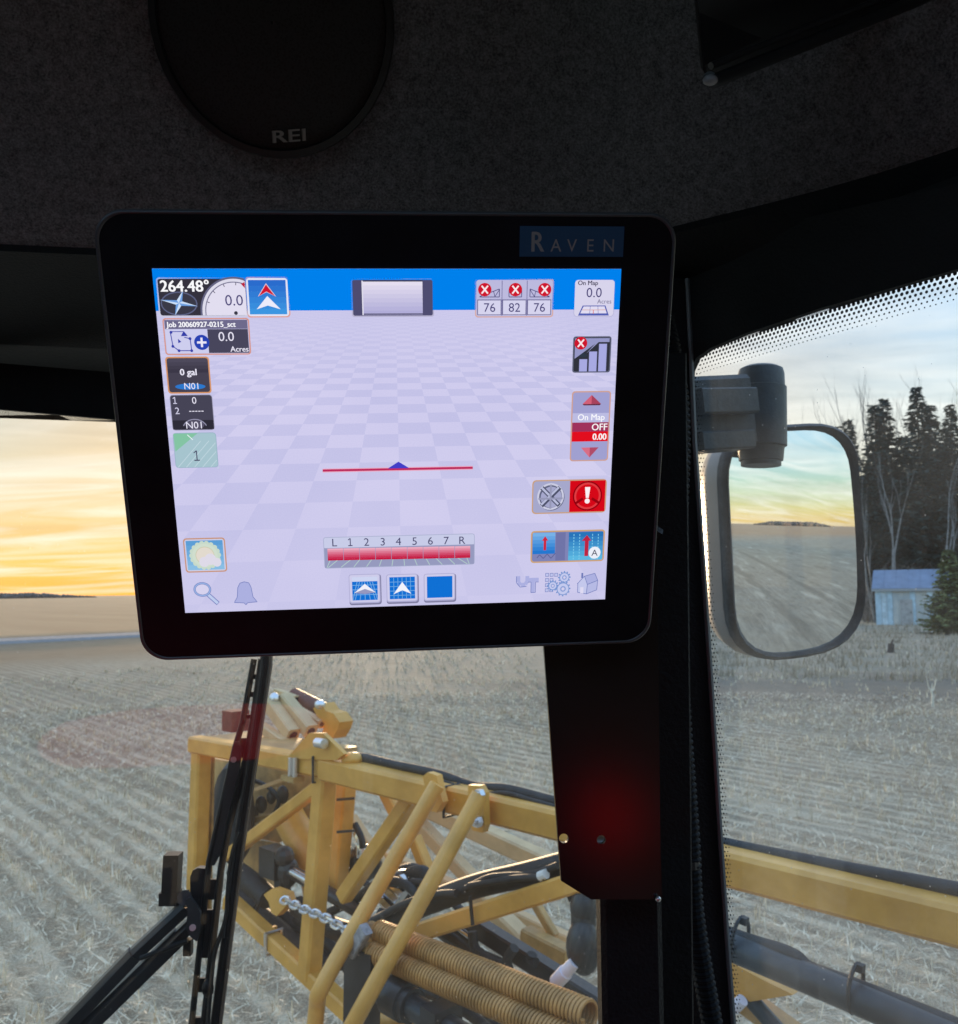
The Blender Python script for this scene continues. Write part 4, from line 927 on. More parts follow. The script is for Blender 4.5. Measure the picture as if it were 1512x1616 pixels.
# boom sections
t = Tile(512, 844, 750, 894); t.rect(512, 845, 750, 894, (170, 176, 206), 4); t.rect(513, 846, 749, 863, (200, 204, 232), 3); t.rect(513, 862, 749, 893, (150, 154, 190))
for i in range(14): t.line(522 + i * 16.4, 877 if i % 2 else 880, 631 + (522 + i * 16.4 - 631) * 1.22 if abs(522 + i * 16.4 - 631) < 97 else 522 + i * 16.4 + (6 if i > 6 else -6), 892.5, 1.3, (178, 202, 200))
for i in range(9):
    xa = 518 + i * 25
    t.grad(xa, 862.5, xa + 24.3, 881, (234, 170, 190), (196, 22, 62), 7)
    if i == 1: one(t, xa + 11, 859, 12, (74, 72, 110), 1.5)
    else: t.text('L1234567R'[i], xa + 11, 859, 12, (74, 72, 110))
t.done('boom_section_bar', 'red bar of nine sections lettered L 1 2 3 4 5 6 7 R')
# view buttons
for j, (xa, ya, xb, yb) in enumerate(((551, 906, 601, 953), (610, 906, 660, 951), (669, 905, 719, 949))):
    t = Tile(xa, ya, xb, yb); t.rect(xa, ya + 1, xb + 1, yb + 1.5, (128, 126, 160), 4); t.rect(xa, ya, xb - .6, yb - 1, (176, 174, 212), 4); t.rect(xa + 1.2, ya + 1.2, xb - 2, yb - 3, (206, 204, 234), 3)
    t.rect(xa + 5, ya + 4.5, xb - 5, yb - 6, (16, 112, 212))
    cx_ = (xa + xb) / 2
    if j == 0:
        t.rect(xa + 5, ya + 4.5, xb - 5, ya + 11.5, (205, 212, 240))
        for q in range(-3, 4): t.line(cx_ + q * 4, ya + 12, max(xa + 5.5, min(xb - 5.5, cx_ + q * 8)), yb - 6.5, 1, (120, 176, 228))
        for q in (17, 24, 32): t.line(xa + 5, ya + q, xb - 5, ya + q, 1, (120, 176, 228))
        t.poly([(cx_, ya + 15), (cx_ + 17, ya + 29), (cx_, ya + 23), (cx_ - 17, ya + 29)], (240, 240, 250)); t.poly([(cx_ - 17, ya + 29), (cx_, ya + 23), (cx_ + 17, ya + 29), (cx_, ya + 31)], (150, 152, 190))
    elif j == 1:
        for q in range(1, 6): t.line(xa + 5 + q * 6.6, ya + 5, xa + 5 + q * 6.6, yb - 6.5, 1, (110, 170, 226))
        for q in range(1, 5): t.line(xa + 5, ya + 5 + q * 7, xb - 5, ya + 5 + q * 7, 1, (110, 170, 226))
        t.poly([(cx_, ya + 12), (cx_ + 14, ya + 31), (cx_, ya + 25), (cx_ - 14, ya + 31)], (244, 244, 252))
    t.done('view_button')
# weather
t = Tile(291, 849, 357, 903); t.frame((200, 148, 122), (205, 205, 230), 5, 2); t.grad(295, 853, 353, 899, (92, 158, 214), (138, 190, 228))
for i in range(18): 
    a = 6.283 * i / 18; t.circ(324 + 21 * math.cos(a), 876 + 19 * math.sin(a), 4, (200, 218, 202))
t.circ(324, 876, 20, (208, 222, 206), 18.5); t.circ(324, 876, 15, (204, 200, 170), 14); t.circ(324, 876, 14, (226, 218, 206), 13)
for x, y, r_ in ((332, 882, 9), (322, 886, 8), (342, 887, 7)): t.circ(x, y, r_, (222, 218, 232))
t.done('weather_tile')
IC, IC2 = (172, 176, 224), (112, 124, 186)
t = Tile(305, 916, 346, 957); t.line(327, 937, 343, 953, 7, IC2); t.line(327.5, 937.5, 342.5, 952.5, 4.5, (190, 204, 238)); t.ring(320, 930, 14, 3.5, IC2, 11.5); t.ring(320, 930, 13.2, 2, (150, 176, 226), 10.7); t.circ(320, 930, 10.2, (214, 210, 238), 8); t.done('magnifier_icon')
t = Tile(367, 916, 407, 956)
bell = [(369, 950), (374, 942), (376, 927), (380, 920), (387, 918), (394, 920), (397, 927), (399, 942), (405, 950), (390, 951), (387, 954), (384, 951)]
t.poly(bell, IC); t.path(bell, 1.0, IC2, True); t.done('bell_icon')
t = Tile(814, 905, 852, 938); t.path([(818, 909), (818, 918), (822, 923), (829, 922), (832, 917), (832, 909)], 6, IC); t.path([(815, 909), (815, 919), (821, 926), (831, 925)], 1, IC2); t.line(833, 915, 850, 915, 6, IC); t.line(841, 915, 841, 935, 6, IC); t.path([(833, 918.5), (838, 918.5), (838, 935), (845, 935), (845, 918.5), (850, 918.5)], 1, IC2); t.done('terminal_icon')
t = Tile(859, 902, 902, 940)
for x in (862, 869, 876):
    for y in (906, 914, 922, 930):
        if (x, y) not in ((876, 914), (876, 922), (869, 922), (876, 930)): t.rect(x - 1.6, y - 2, x + 4, y + 3.6, IC2); t.rect(x - .8, y - 1.2, x + 3.2, y + 2.8, (190, 196, 236))
for x, y, r_ in ((890, 911, 8), (872, 923, 7), (888, 928, 10)):
    for i in range(12):
        a = 6.283 * i / 12; t.line(x, y, x + (r_ + 2) * math.cos(a), y + (r_ + 2) * math.sin(a), 2.2, (120, 150, 208))
    t.circ(x, y, r_, (120, 150, 208)); t.circ(x, y, r_ - 1.3, (196, 202, 238)); t.circ(x, y, r_ * .45, (140, 160, 214)); t.circ(x, y, r_ * .25, (210, 206, 236))
t.done('settings_icon')
t = Tile(909, 902, 944, 938); t.poly([(912, 920), (922, 909), (927, 922), (926, 937), (912, 934)], (196, 200, 236)); t.poly([(922, 909), (938, 905), (943, 916), (927, 922)], IC); t.poly([(927, 922), (942, 916), (942, 931), (926, 937)], (182, 186, 228)); t.rect(917, 904, 920, 912, IC2)
t.path([(911, 921), (922, 909), (927, 922), (926, 937), (912, 934), (912, 920)], 1, IC2); t.path([(922, 909), (938, 905), (943, 916), (942, 931), (926, 937)], 1, IC2); t.path([(927, 922), (943, 916)], 1, IC2); t.poly([(916, 935), (916, 926), (921, 926), (921, 936)], (222, 218, 242)); t.done('home_icon')
t = Tile(510, 728, 747, 743); t.rect(510, 737.4, 747, 743.4, (236, 170, 196)); t.rect(510, 738.6, 747, 742.0, (188, 40, 92)); t.poly([(629, 728.5), (646, 739), (612, 739)], (66, 62, 200)); t.done('boom_line')

# ================================================================== spray boom outside
BD = Vector((-math.sin(R(45)), math.cos(R(45)), 0)); BN = Vector((math.cos(R(45)), math.sin(R(45)), 0)); UP = Vector((0, 0, 1))
BP0 = at(870, 1290, 3.2)
def bp(px, py, v=0.0): return hit(px, py, BP0 + BN * v, BN)
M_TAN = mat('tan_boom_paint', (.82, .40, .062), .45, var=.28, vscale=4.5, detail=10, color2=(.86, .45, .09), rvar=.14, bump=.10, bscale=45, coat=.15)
M_TAN2 = mat('dark_tan_paint', (.46, .28, .10), .5, var=.25, vscale=12, rvar=.1, bump=.08, bscale=60)  # darker tan; on inner back plates and post web it stands in for shade
M_LT = mat('dusty_tan_paint', (.62, .45, .24), .5, var=.12, vscale=9)
M_HOSE = mat('hydraulic_hose', (.020, .021, .023), .62, var=.4, vscale=25, bump=.15, bscale=220)
M_STEEL = mat('steel_black', (.03, .032, .036), .35, var=.3, vscale=18)
M_CHROME = mat('chrome_rod', (.62, .63, .65), .16, 1.0)
M_ZINC = MATS['zinc']
M_BRZ = mat('bronze_spring', (.50, .26, .085), .40, .25, var=.35, vscale=9, rvar=.12, detail=8)
M_RUST = mat('dark_red_primer', (.15, .045, .03), .6, var=.3, vscale=14)
boom = thing('spray_boom', Vector((bp(300, 1400).x, bp(300, 1400).y, 1.0)), 'tan steel truss spray boom folded in front of the cab window', 'boom')
def beam(name, p, q, t_, v=.05, d=None, m=None, parent=None, v2=None):
    a, b = bp(*p, v), bp(*q, v if v2 is None else v2)
    return MB().bar(a, b, d or t_, t_, up=UP if abs((b - a).normalized().z) < .85 else BD).build(name, m or M_TAN, parent or boom)
top = beam('top_rail', (516, 1212), (1002, 1327), .10)
rail2 = beam('top_rail', (1000, 1330), (1760, 1516), .10)
frame_top = beam('frame_rail', (308, 1174), (523, 1212), .085)
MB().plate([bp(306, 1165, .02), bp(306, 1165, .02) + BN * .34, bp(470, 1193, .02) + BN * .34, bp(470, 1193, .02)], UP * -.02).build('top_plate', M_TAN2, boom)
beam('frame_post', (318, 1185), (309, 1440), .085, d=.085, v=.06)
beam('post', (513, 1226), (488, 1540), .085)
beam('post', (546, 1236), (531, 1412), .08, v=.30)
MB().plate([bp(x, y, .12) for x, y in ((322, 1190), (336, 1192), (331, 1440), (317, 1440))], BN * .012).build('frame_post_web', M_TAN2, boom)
beam('brace', (506, 1240), (360, 1350), .055, v=.04)
beam('brace', (652, 1256), (543, 1415), .064, v=.10)
lc = beam('lower_chord', (362, 1422), (660, 1696), .075, v=.05)
beam('lower_post', (431, 1462), (433, 1490), .03, v=.08)
beam('rear_rail', (560, 1222), (1010, 1430), .085, v=.95, m=M_LT)
beam('rear_brace', (664, 1303), (756, 1400), .075, v=.95, m=M_LT)
beam('rear_brace', (654, 1322), (684, 1396), .06, v=.70)
beam('rear_brace', (556, 1290), (606, 1368), .05, v=.85, m=M_LT)
beam('rear_brace', (612, 1250), (632, 1290), .07, v=.40)
beam('rear_lower_rail', (600, 1346), (900, 1486), .06, v=.95, m=M_LT)
beam('rear_brace', (774, 1436), (866, 1528), .09, v=.55, m=M_LT)
beam('rear_brace', (844, 1424), (876, 1478), .035, v=.50, m=M_TAN2)
beam('cross_plate', (830, 1476), (900, 1512), .07, v=.45, m=M_TAN2)
arm = beam('lift_arm', (655, 1473), (935, 1384), .065, v=-.10)
MB().bar(bp(742, 1414, -.15), bp(746, 1460, -.15), .012, .008, up=BD).build('cable_tie', M_RUBBER, arm)
# inside of the end frame
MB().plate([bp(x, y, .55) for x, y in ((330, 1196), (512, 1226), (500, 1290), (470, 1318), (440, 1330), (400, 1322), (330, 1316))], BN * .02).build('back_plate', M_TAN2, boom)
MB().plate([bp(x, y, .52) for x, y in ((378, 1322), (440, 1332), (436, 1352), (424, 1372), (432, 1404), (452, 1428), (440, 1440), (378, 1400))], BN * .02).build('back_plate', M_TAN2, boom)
mb = MB(); mb.tube(spline([bp(x, y, .38) for x, y in ((455, 1288), (470, 1316), (488, 1346), (500, 1380), (506, 1416))], 6), .085, 14); mb.build('curved_pipe', M_TAN, boom, True)
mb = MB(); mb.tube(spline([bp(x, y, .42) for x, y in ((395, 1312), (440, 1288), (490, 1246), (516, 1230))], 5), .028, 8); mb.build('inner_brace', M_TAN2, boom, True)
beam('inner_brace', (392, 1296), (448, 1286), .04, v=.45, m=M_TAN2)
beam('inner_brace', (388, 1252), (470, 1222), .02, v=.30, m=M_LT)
for x, y, s_ in ((412, 1270, 1), (428, 1258, .8), (446, 1254, 1), (402, 1282, .7)):
    MB().sphere(bp(x, y, .46), .035 * s_, .02, .05 * s_, 8, 6).build('hose_fitting', M_STEEL, boom, True)
mb = MB(); cc = bp(368, 1284, .36); mb.loft([[cc + BD * (r_ * math.cos(a)) + UP * (r_ * 1.55 * math.sin(a)) + BN * h_ for a in (6.283 * i / 28 for i in range(28))] for r_, h_ in ((.10, -.05), (.165, -.04), (.19, 0), (.165, .04), (.1, .05))], True, cap=True)
mb.build('air_bag', mat('air_bag_rubber', (.02, .02, .024), .6, var=.3, vscale=20), boom, True)
# cylinder, knuckle, hoses inside
mb = MB(); mb.tube([bp(455, 1372, .2), bp(498, 1398, .2), bp(570, 1440, .2)], .032, 12); mb.build('cylinder', M_STEEL, boom, True)
mb = MB(); mb.tube([bp(462, 1376, .18), bp(493, 1394, .18)], .022, 12); mb.build('cylinder_rod', M_CHROME, boom, True)
mb = MB(); mb.box(bp(434, 1360, .2), BD * .07, BN * .05, UP * .07); mb.sphere(bp(449, 1351, .18), .05, .05, .05, 10, 7); mb.sphere(bp(455, 1376, .2), .055, .05, .075, 10, 7); mb.box(bp(446, 1388, .2), BD * .03, BN * .03, UP * .06); mb.build('valve_block', M_STEEL, boom)
for pts, r_, v in ((((372, 1374), (396, 1392), (424, 1418)), .055, .15), (((372, 1412), (430, 1458), (480, 1500), (520, 1530)), .045, .22), (((372, 1436), (420, 1472), (470, 1516)), .03, .3), (((470, 1430), (520, 1462), (560, 1474), (600, 1470)), .05, .2), (((440, 1440), (480, 1470), (540, 1520)), .04, .3),
                   (((395, 1440), (410, 1420), (404, 1440), (398, 1452)), .008, .1)):
    mb = MB(); mb.tube(spline([bp(x, y, v) for x, y in pts], 6), r_, 10); mb.build('hose', M_HOSE, boom, True)
mb = MB(); mb.plate([bp(x, y, .02) for x, y in ((416, 1412), (430, 1402), (452, 1410), (456, 1424), (446, 1436), (436, 1446), (428, 1440), (424, 1424))], BN * .04); mb.build('chain_hook', M_TAN, boom)
# chain: every link a part
def link_mesh(c, ax, sd_, L_=.052, W_=.034, r_=.0065):
    pts = []
    for i in range(16):
        a = 6.283 * i / 16; pts.append(c + ax * (L_ / 2 * math.copysign(abs(math.cos(a)) ** .7, math.cos(a))) + sd_ * (W_ / 2 * math.copysign(abs(math.sin(a)) ** .8, math.sin(a))))
    mb = MB(); mb.tube(pts + pts[:2], r_, 6, False); return mb
cpts = spline([bp(x, y, -.06) for x, y in ((446, 1419), (478, 1434), (512, 1448), (540, 1464), (562, 1474))], 12); cl_len = [0]
for i in range(1, len(cpts)): cl_len.append(cl_len[-1] + (cpts[i] - cpts[i - 1]).length)
nl = int(cl_len[-1] / .037)
for i in range(nl):
    s_ = (i + .5) * cl_len[-1] / nl; k = max(j for j in range(len(cl_len) - 1) if cl_len[j] <= s_); p = cpts[k].lerp(cpts[k + 1], (s_ - cl_len[k]) / (cl_len[k + 1] - cl_len[k]))
    ax = (cpts[k + 1] - cpts[k]).normalized(); s1_ = ax.cross(BN).normalized(); s2_ = ax.cross(s1_)
    a_ = R(35 if i % 2 else 125); link_mesh(p, ax, s1_ * math.cos(a_) + s2_ * math.sin(a_)).build('chain_link', M_ZINC, boom, True)
# U-bolt and straps
def wrap(name, px, py, v, w_, h_, r_=.006, m=M_STEEL, parent=None, axis=None):
    c = bp(px, py, v); ax = axis or BN
    pts = [c + ax * a + UP * b for a, b in ((-w_, -h_), (-w_, h_), (w_, h_), (w_, -h_), (-w_, -h_), (-w_, h_))]
    MB().tube(pts, r_, 6, False).build(name, m, parent or boom)
wrap('u_bolt', 432, 1487, .05, .045, .05, .008, M_ZINC)
wrap('strap', 510, 1212, .05, .055, .056, .006)
wrap('strap', 717, 1262, .05, .056, .056, .006)
for y in (1262, 1313): MB().bar(bp(532, y, .24), bp(559, y - 2, .24), .006, .012).build('strap', M_STEEL, boom)
# hand rails
for p, nm in ((((690, 1238), (600, 1395), (513, 1548), (500, 1590), (494, 1680)), 0), (((757, 1254), (660, 1430), (565, 1602), (515, 1700)), 1)):
    mb = MB(); mb.tube(spline([bp(x, y, -.09 - .40 * min(1, max(0, (y - 1240) / 300)) ** 1.2) for x, y in p], 8), .029, 16); mb.build('hand_rail', mat('satin_tan_tube', (.76, .40, .095), .36, var=.12, vscale=9, coat=.2), boom, True)
mb = MB(); mb.plate([bp(x, y, -.03) for x, y in ((676, 1224), (684, 1217), (698, 1222), (704, 1250), (708, 1264), (698, 1280), (690, 1278))], BN * -.03); mb.build('rail_bracket', M_TAN, boom)
br = MB().plate([bp(x, y, -.02) for x, y in ((748, 1237), (766, 1238), (772, 1250), (774, 1300), (770, 1312), (755, 1308), (748, 1290))], BN * -.03).build('rail_bracket', M_TAN, boom)
for x, y in ((760, 1253), (757, 1296)):
    mb = MB(); c = bp(x, y, -.06); mb.tube([c, c - BN * .022], .020, 6); mb.tube([c - BN * .022, c - BN * .034], .011, 8); mb.build('bolt', M_ZINC, br)
# clamp and triangular lug with the folded link pieces above
for vv in (.0, .36):
    MB().plate([bp(x, y, vv) for x, y in ((452, 1197), (488, 1157), (509, 1157), (543, 1190), (530, 1200))], BN * .022).build('lug', M_TAN, boom)
mb = MB(); mb.tube([bp(500, 1172, -.03), bp(512, 1174, -.03)], .022, 10); mb.build('pin', M_ZINC, boom, True)
for x in (459, 466): MB().tube([bp(x, 1196, -.01), bp(x - 1, 1234, -.01)], .012, 8).build('clamp_bolt', M_ZINC, boom)
MB().box(bp(462, 1228, .0), BD * .05, BN * .03, UP * .012).build('clamp_plate', M_TAN2, boom)
for p, q, t_, v in (((425, 1108), (463, 1160), .075, .35), ((448, 1103), (491, 1154), .075, .42), ((414, 1148), (452, 1175), .05, .30), ((436, 1091), (468, 1103), .035, .55), ((472, 1122), (508, 1143), .045, .5)):
    a, b = bp(*p, v), bp(*q, v); lk = MB().bar(a, b, t_, t_, up=BN).build('link_arm', M_LT, boom)
    d_ = (b - a).normalized(); MB().tube([b - d_ * .02, b + d_ * .004], t_ * .30, 10).build('bore', M_STEEL, lk)
mb = MB(); mb.tube([bp(464, 1098, .6), bp(512, 1122, .6)], .045, 12); mb.build('link_tube', M_RUST, boom, True)
mb = MB(); mb.box(bp(372, 1137, .5), BD * .055, BN * .06, UP * .06); mb.build('link_block', M_RUST, boom)
mb = MB(); mb.plate([bp(x, y, .5) for x, y in ((494, 1118), (506, 1110), (514, 1122), (526, 1126), (536, 1140), (532, 1152), (524, 1166), (508, 1160), (512, 1142), (500, 1130))], BN * .09); mb.build('knuckle', M_TAN, boom)
mb = MB(); mb.sphere(bp(505, 1112, .46), .03, .03, .025, 10, 6); mb.sphere(bp(433, 1103, .36), .03, .03, .035, 10, 6); mb.build('grease_cap', M_ZINC, boom, True)
# hose along the top rail
hp = [bp(x, y, .10) for x, y in ((548, 1196), (575, 1196), (620, 1207), (690, 1222), (745, 1241), (800, 1246), (870, 1264), (960, 1287), (1050, 1308), (1140, 1331), (1300, 1364), (1512, 1404), (1700, 1442))]
mb = MB(); mb.tube(spline(hp, 8), .020, 12); mb.build('hose', M_HOSE, boom, True)
mb = MB(); mb.tube(spline([bp(x, y, .06) for x, y in ((700, 1234), (760, 1252), (800, 1252), (850, 1266), (950, 1293))], 6), .009, 8); mb.build('hose', M_HOSE, boom, True)
mb = MB(); mb.sphere(bp(556, 1198, .06), .05, .04, .03, 12, 7); mb.build('end_cap', M_TAN, boom, True)
# hoses above the lift arm
for pts, r_, v in ((((585, 1466), (640, 1440), (700, 1416), (760, 1396), (830, 1380), (900, 1362)), .042, -.04), (((590, 1452), (640, 1426), (690, 1412), (720, 1410)), .014, -.10), (((736, 1402), (770, 1386), (800, 1382), (840, 1380), (880, 1366)), .012, -.10), (((740, 1398), (775, 1392), (812, 1386), (860, 1384)), .011, -.12), (((612, 1424), (640, 1384), (668, 1376), (676, 1400)), .028, .3), (((628, 1378), (650, 1372), (672, 1384), (680, 1410)), .03, .5)):
    mb = MB(); mb.tube(spline([bp(x, y, v) for x, y in pts], 8), r_, 12); mb.build('hose', M_HOSE, boom, True)
mb = MB(); mb.tube([bp(852, 1383, -.12), bp(862, 1379, -.12)], .016, 10); mb.build('hose_label', mat('white_label', (.75, .73, .68), .6), boom)
for x, y in ((608, 1425), (625, 1402), (644, 1398), (618, 1412)):
    mb = MB(); c = bp(x, y, .25); mb.tube([c - BD * .05 - UP * .02, c + BD * .05 + UP * .02], .024, 6); mb.build('hose_fitting', M_CHROME, boom, True)
for x, y in ((568, 1336), (572, 1352)):
    mb = MB(); c = bp(x, y, .35); mb.tube([c - UP * .05, c + UP * .03, c + UP * .06 + BD * .03], .018, 8); mb.build('hose_fitting', M_CHROME, boom, True)
mb = MB(); mb.sphere(bp(574, 1362, .42), .09, .07, .09, 12, 8); mb.build('valve', M_STEEL, boom, True)
mb = MB(); mb.sphere(bp(640, 1408, .35), .10, .09, .10, 12, 8); mb.build('valve', M_STEEL, boom, True)
# coil springs
def spring(p, q, v, r_, wire, pitch, name):
    a, b = bp(*p, v), bp(*q, v); d = (b - a); L_ = d.length; d.normalize(); e1 = d.cross(UP).normalized(); e2 = e1.cross(d); n = int(L_ / pitch); seg_ = 18
    pts = [a + d * (L_ * i / (n * seg_)) + (e1 * math.cos(2 * math.pi * i / seg_) + e2 * math.sin(2 * math.pi * i / seg_)) * r_ for i in range(n * seg_ + 1)]
    mb = MB(); mb.tube(pts, wire, 6); o = mb.build(name, M_BRZ, boom, True, 60)
    mb = MB(); mb.tube([a - d * .05, a + d * .02], r_ * .75, 12); mb.build('spring_plug', M_TAN2, o, True)
    mb = MB(); mb.tube([a, b - d * .05], r_ * .55, 10); mb.build('spring_core', M_STEEL, o, True)
spring((598, 1471), (932, 1602), -.30, .036, .0068, .0142, 'coil_spring')
spring((590, 1503), (960, 1664), -.34, .034, .0066, .0138, 'coil_spring')
MB().bar(bp(590, 1460, -.3), bp(588, 1520, -.3), .03, .04, up=BD).build('spring_anchor', M_TAN, boom)
# black bracket with pale wear block
MB().plate([bp(x, y, -.38) for x, y in ((543, 1512), (560, 1502), (585, 1508), (580, 1690), (540, 1690))], BN * .05).build('stop_plate', M_STEEL, boom)
MB().bar(bp(556, 1504, -.38), bp(578, 1466, -.38), .035, .045, up=BD).build('wear_block', mat('grey_pad', (.33, .33, .35), .6, var=.3, vscale=60), boom)
# accumulator cylinder
a, b = bp(612, 1565, -.35), bp(770, 1660, -.35); d_ = (b - a).normalized()
mb = MB(); mb.tube([a, a + d_ * .02, a + d_ * .021, a + d_ * .10, a + d_ * .101, a + d_ * .13, a + d_ * .131, b], [.055, .058, .066, .064, .055, .057, .042, .042], 18); cyl = mb.build('accumulator', mat('blue_black_steel', (.035, .042, .05), .33, var=.3, vscale=25), boom, True, 30)
MB().box(a + d_ * .27, d_ * .035, d_.cross(UP).normalized() * .06, UP * .06).build('clamp_block', M_STEEL, cyl)
mb = MB(); mb.sphere(a + UP * .05 + d_ * .03, .02, .02, .015, 8, 6); mb.build('port_plug', M_CHROME, cyl, True)
mb = MB(); mb.tube(spline([bp(x, y, -.2) for x, y in ((585, 1600), (620, 1612), (655, 1606), (690, 1640))], 5), .03, 10); mb.build('lower_tube', M_TAN, boom, True)
for pts, r_, v in ((((600, 1440), (640, 1462), (690, 1500), (740, 1560), (800, 1640)), .022, .15), (((470, 1448), (520, 1490), (570, 1560), (600, 1640)), .03, .28), (((560, 1300), (572, 1330), (566, 1370), (590, 1410), (620, 1430)), .016, .35), (((650, 1392), (690, 1400), (730, 1440), (752, 1470)), .018, .25), (((395, 1230), (420, 1240), (440, 1262), (430, 1290)), .012, .44), (((860, 1376), (890, 1392), (905, 1420)), .016, -.06), (((640, 1560), (690, 1572), (740, 1600), (800, 1650)), .02, -.1), (((520, 1440), (560, 1420), (600, 1392), (640, 1396), (664, 1420)), .02, .22)):
    mb = MB(); mb.tube(spline([bp(x, y, v) for x, y in pts], 8), r_, 10); mb.build('hose', M_HOSE, boom, True)
# black spray line behind the springs
MB().bar(bp(736, 1452, .05), bp(980, 1606, .05), .06, .065).build('spray_line', M_STEEL, boom)
mb = MB(); mb.tube([bp(690, 1462, .0), bp(772, 1528, .0)], .030, 12); mb.build('hydraulic_ram', M_STEEL, boom, True)
mb = MB(); mb.tube([bp(716, 1458, .02), bp(752, 1486, .02)], .018, 12); mb.build('ram_rod', M_CHROME, boom, True)
for pts in (((745, 1470), (752, 1500), (790, 1520), (800, 1530)), ((812, 1496), (800, 1516), (806, 1540)), ((840, 1506), (838, 1515), (846, 1520))):
    mb = MB(); mb.tube(spline([bp(x, y, -.02) for x, y in pts], 6), .018, 8); mb.build('hose', M_HOSE, boom, True)
# nozzle body with white tip
nz = MB(); nz.sphere(bp(921, 1494, -.12), .055, .055, .085, 16, 10); nz.sphere(bp(922, 1432, -.10), .045, .045, .06, 14, 9); nz.tube([bp(921, 1440, -.1), bp(921, 1500, -.12)], .04, 14)
nzo = nz.build('nozzle_body', mat('nozzle_black', (.025, .027, .03), .38, var=.3, vscale=30), boom, True)
mb = MB(); a, b = bp(908, 1518, -.16), bp(876, 1552, -.16); mb.tube([a, a.lerp(b, .45), a.lerp(b, .46), a.lerp(b, .95), b], [.019, .020, .0235, .023, .018], 14); mb.build('nozzle_tip', mat('white_plastic', (.78, .76, .86), .4), nzo, True)
# seen through the side window
mb = MB(); px_ = [bp(x, y, -.25) for x, y in ((1120, 1480), (1200, 1512), (1330, 1566), (1520, 1646), (1700, 1720))]
mb.tube(spline(px_, 6), .037, 16); pipe = mb.build('spray_pipe', mat('blue_black_pipe', (.03, .036, .043), .36, var=.3, vscale=16), boom, True)
mb = MB(); mb.tube(spline([bp(x, y, -.24) for x, y in ((1120, 1462), (1180, 1484), (1232, 1500), (1258, 1512), (1280, 1530), (1340, 1552), (1512, 1620), (1700, 1700))], 6), [.018] * 43, 10); mb.build('hose', M_HOSE, boom, True)
for x, y in ((1168, 1490), (1350, 1568)):
    c = bp(x, y, -.25); d_ = (px_[3] - px_[1]).normalized(); s1_ = d_.cross(UP).normalized(); s2_ = s1_.cross(d_)
    mb = MB(); mb.tube([c + s2_ * .012 + (s1_ * math.cos(a) * .042 + s2_ * math.sin(a) * .056) for a in (6.283 * i / 20 for i in range(21))], .005, 6, False); mb.box(c + s2_ * .062 + d_ * .006, d_ * .010, s1_ * .009, s2_ * .009); mb.build('cable_tie', M_RUBBER, pipe)
MB().plate([bp(x, y, -.12) for x, y in ((1140, 1512), (1203, 1546), (1252, 1570), (1140, 1588))], BN * .04).build('gusset', M_TAN, boom)
mb = MB(); mb.tube([bp(1180, 1572, -.1), bp(1250, 1650, -.1)], .022, 10); mb.build('strut', M_STEEL, boom, True)
mb = MB(); mb.tube([bp(1172, 1578, -.15), bp(1158, 1592, -.15)], .016, 12); mb.build('nozzle_tip', MATS['white_plastic'], boom, True)
MB().bar(bp(1130, 1545, -.05), bp(1260, 1640, -.05), .07, .05).build('lower_chord', M_TAN2, boom)

# ================================================================== wiper on the windscreen
WD = 1.245
wp = lambda x, y, d=0.0: at(x, y, WD + d)
wip = thing('windscreen_wiper', wp(250, 1616), 'black pantograph windscreen wiper with its blade standing upright', 'wiper')
M_WIP = mat('wiper_black', (.018, .02, .022), .42, var=.25, vscale=30); M_WIP2 = mat('wiper_satin', (.04, .046, .052), .33, var=.2, vscale=30)
mb = MB(); mb.tube([wp(422, 1000), wp(420, 1050), wp(399, 1190), wp(378, 1330), wp(360, 1470), wp(338, 1640)], [.0085, .0085, .0085, .0082, .008, .008], 8); mb.build('blade', M_WIP, wip, True)
mb = MB(); mb.tube([wp(428, 1000, -.008), wp(426, 1050, -.008), wp(405, 1190, -.008), wp(384, 1330, -.008), wp(366, 1470, -.008), wp(345, 1640, -.008)], .0022, 6); mb.build('blade_edge', M_WIP2, wip, True)
mb = MB(); mb.tube([wp(416, 1000, -.008), wp(413, 1060, -.008), wp(394, 1190, -.008), wp(370, 1335, -.008), wp(352, 1480, -.008)], .0024, 6); mb.build('blade_edge', M_WIP2, wip, True)
mb = MB()
lr = [(401, 1040), (383, 1140), (371, 1180), (346, 1290), (330, 1360), (318, 1470), (300, 1640)]; rr = [(413, 1040), (399, 1140), (390, 1190), (362, 1300), (349, 1370), (338, 1470), (319, 1640)]
mb.tube([wp(*p) for p in lr], .0042, 8); mb.tube([wp(*p) for p in rr], .0048, 8)
def lerp2(c, y): return np.interp(y, [p[1] for p in c], [p[0] for p in c])
for ya, yb in ((1064, 1072), (1092, 1100), (1128, 1134), (1165, 1196), (1212, 1222), (1262, 1352), (1388, 1420), (1436, 1512), (1544, 1566), (1606, 1640)):
    mb.plate([wp(lerp2(lr, ya), ya), wp(lerp2(rr, ya), ya), wp(lerp2(rr, yb), yb), wp(lerp2(lr, yb), yb)], (0, .004, 0))
mb.build('blade_holder', M_WIP, wip, True, 40)
mb = MB(); mb.plate([wp(x, y, -.012) for x, y in ((370, 1172), (376, 1170), (381, 1184), (376, 1220), (366, 1262), (356, 1300), (350, 1340), (338, 1366), (332, 1366), (346, 1300), (360, 1215))], (0, .006, 0)); mb.build('yoke', M_WIP2, wip)
mb = MB(); mb.tube([wp(368.5, 1199, -.016), wp(368.5, 1199, -.004)], .004, 10); mb.build('rivet', M_ZINC, wip, True)
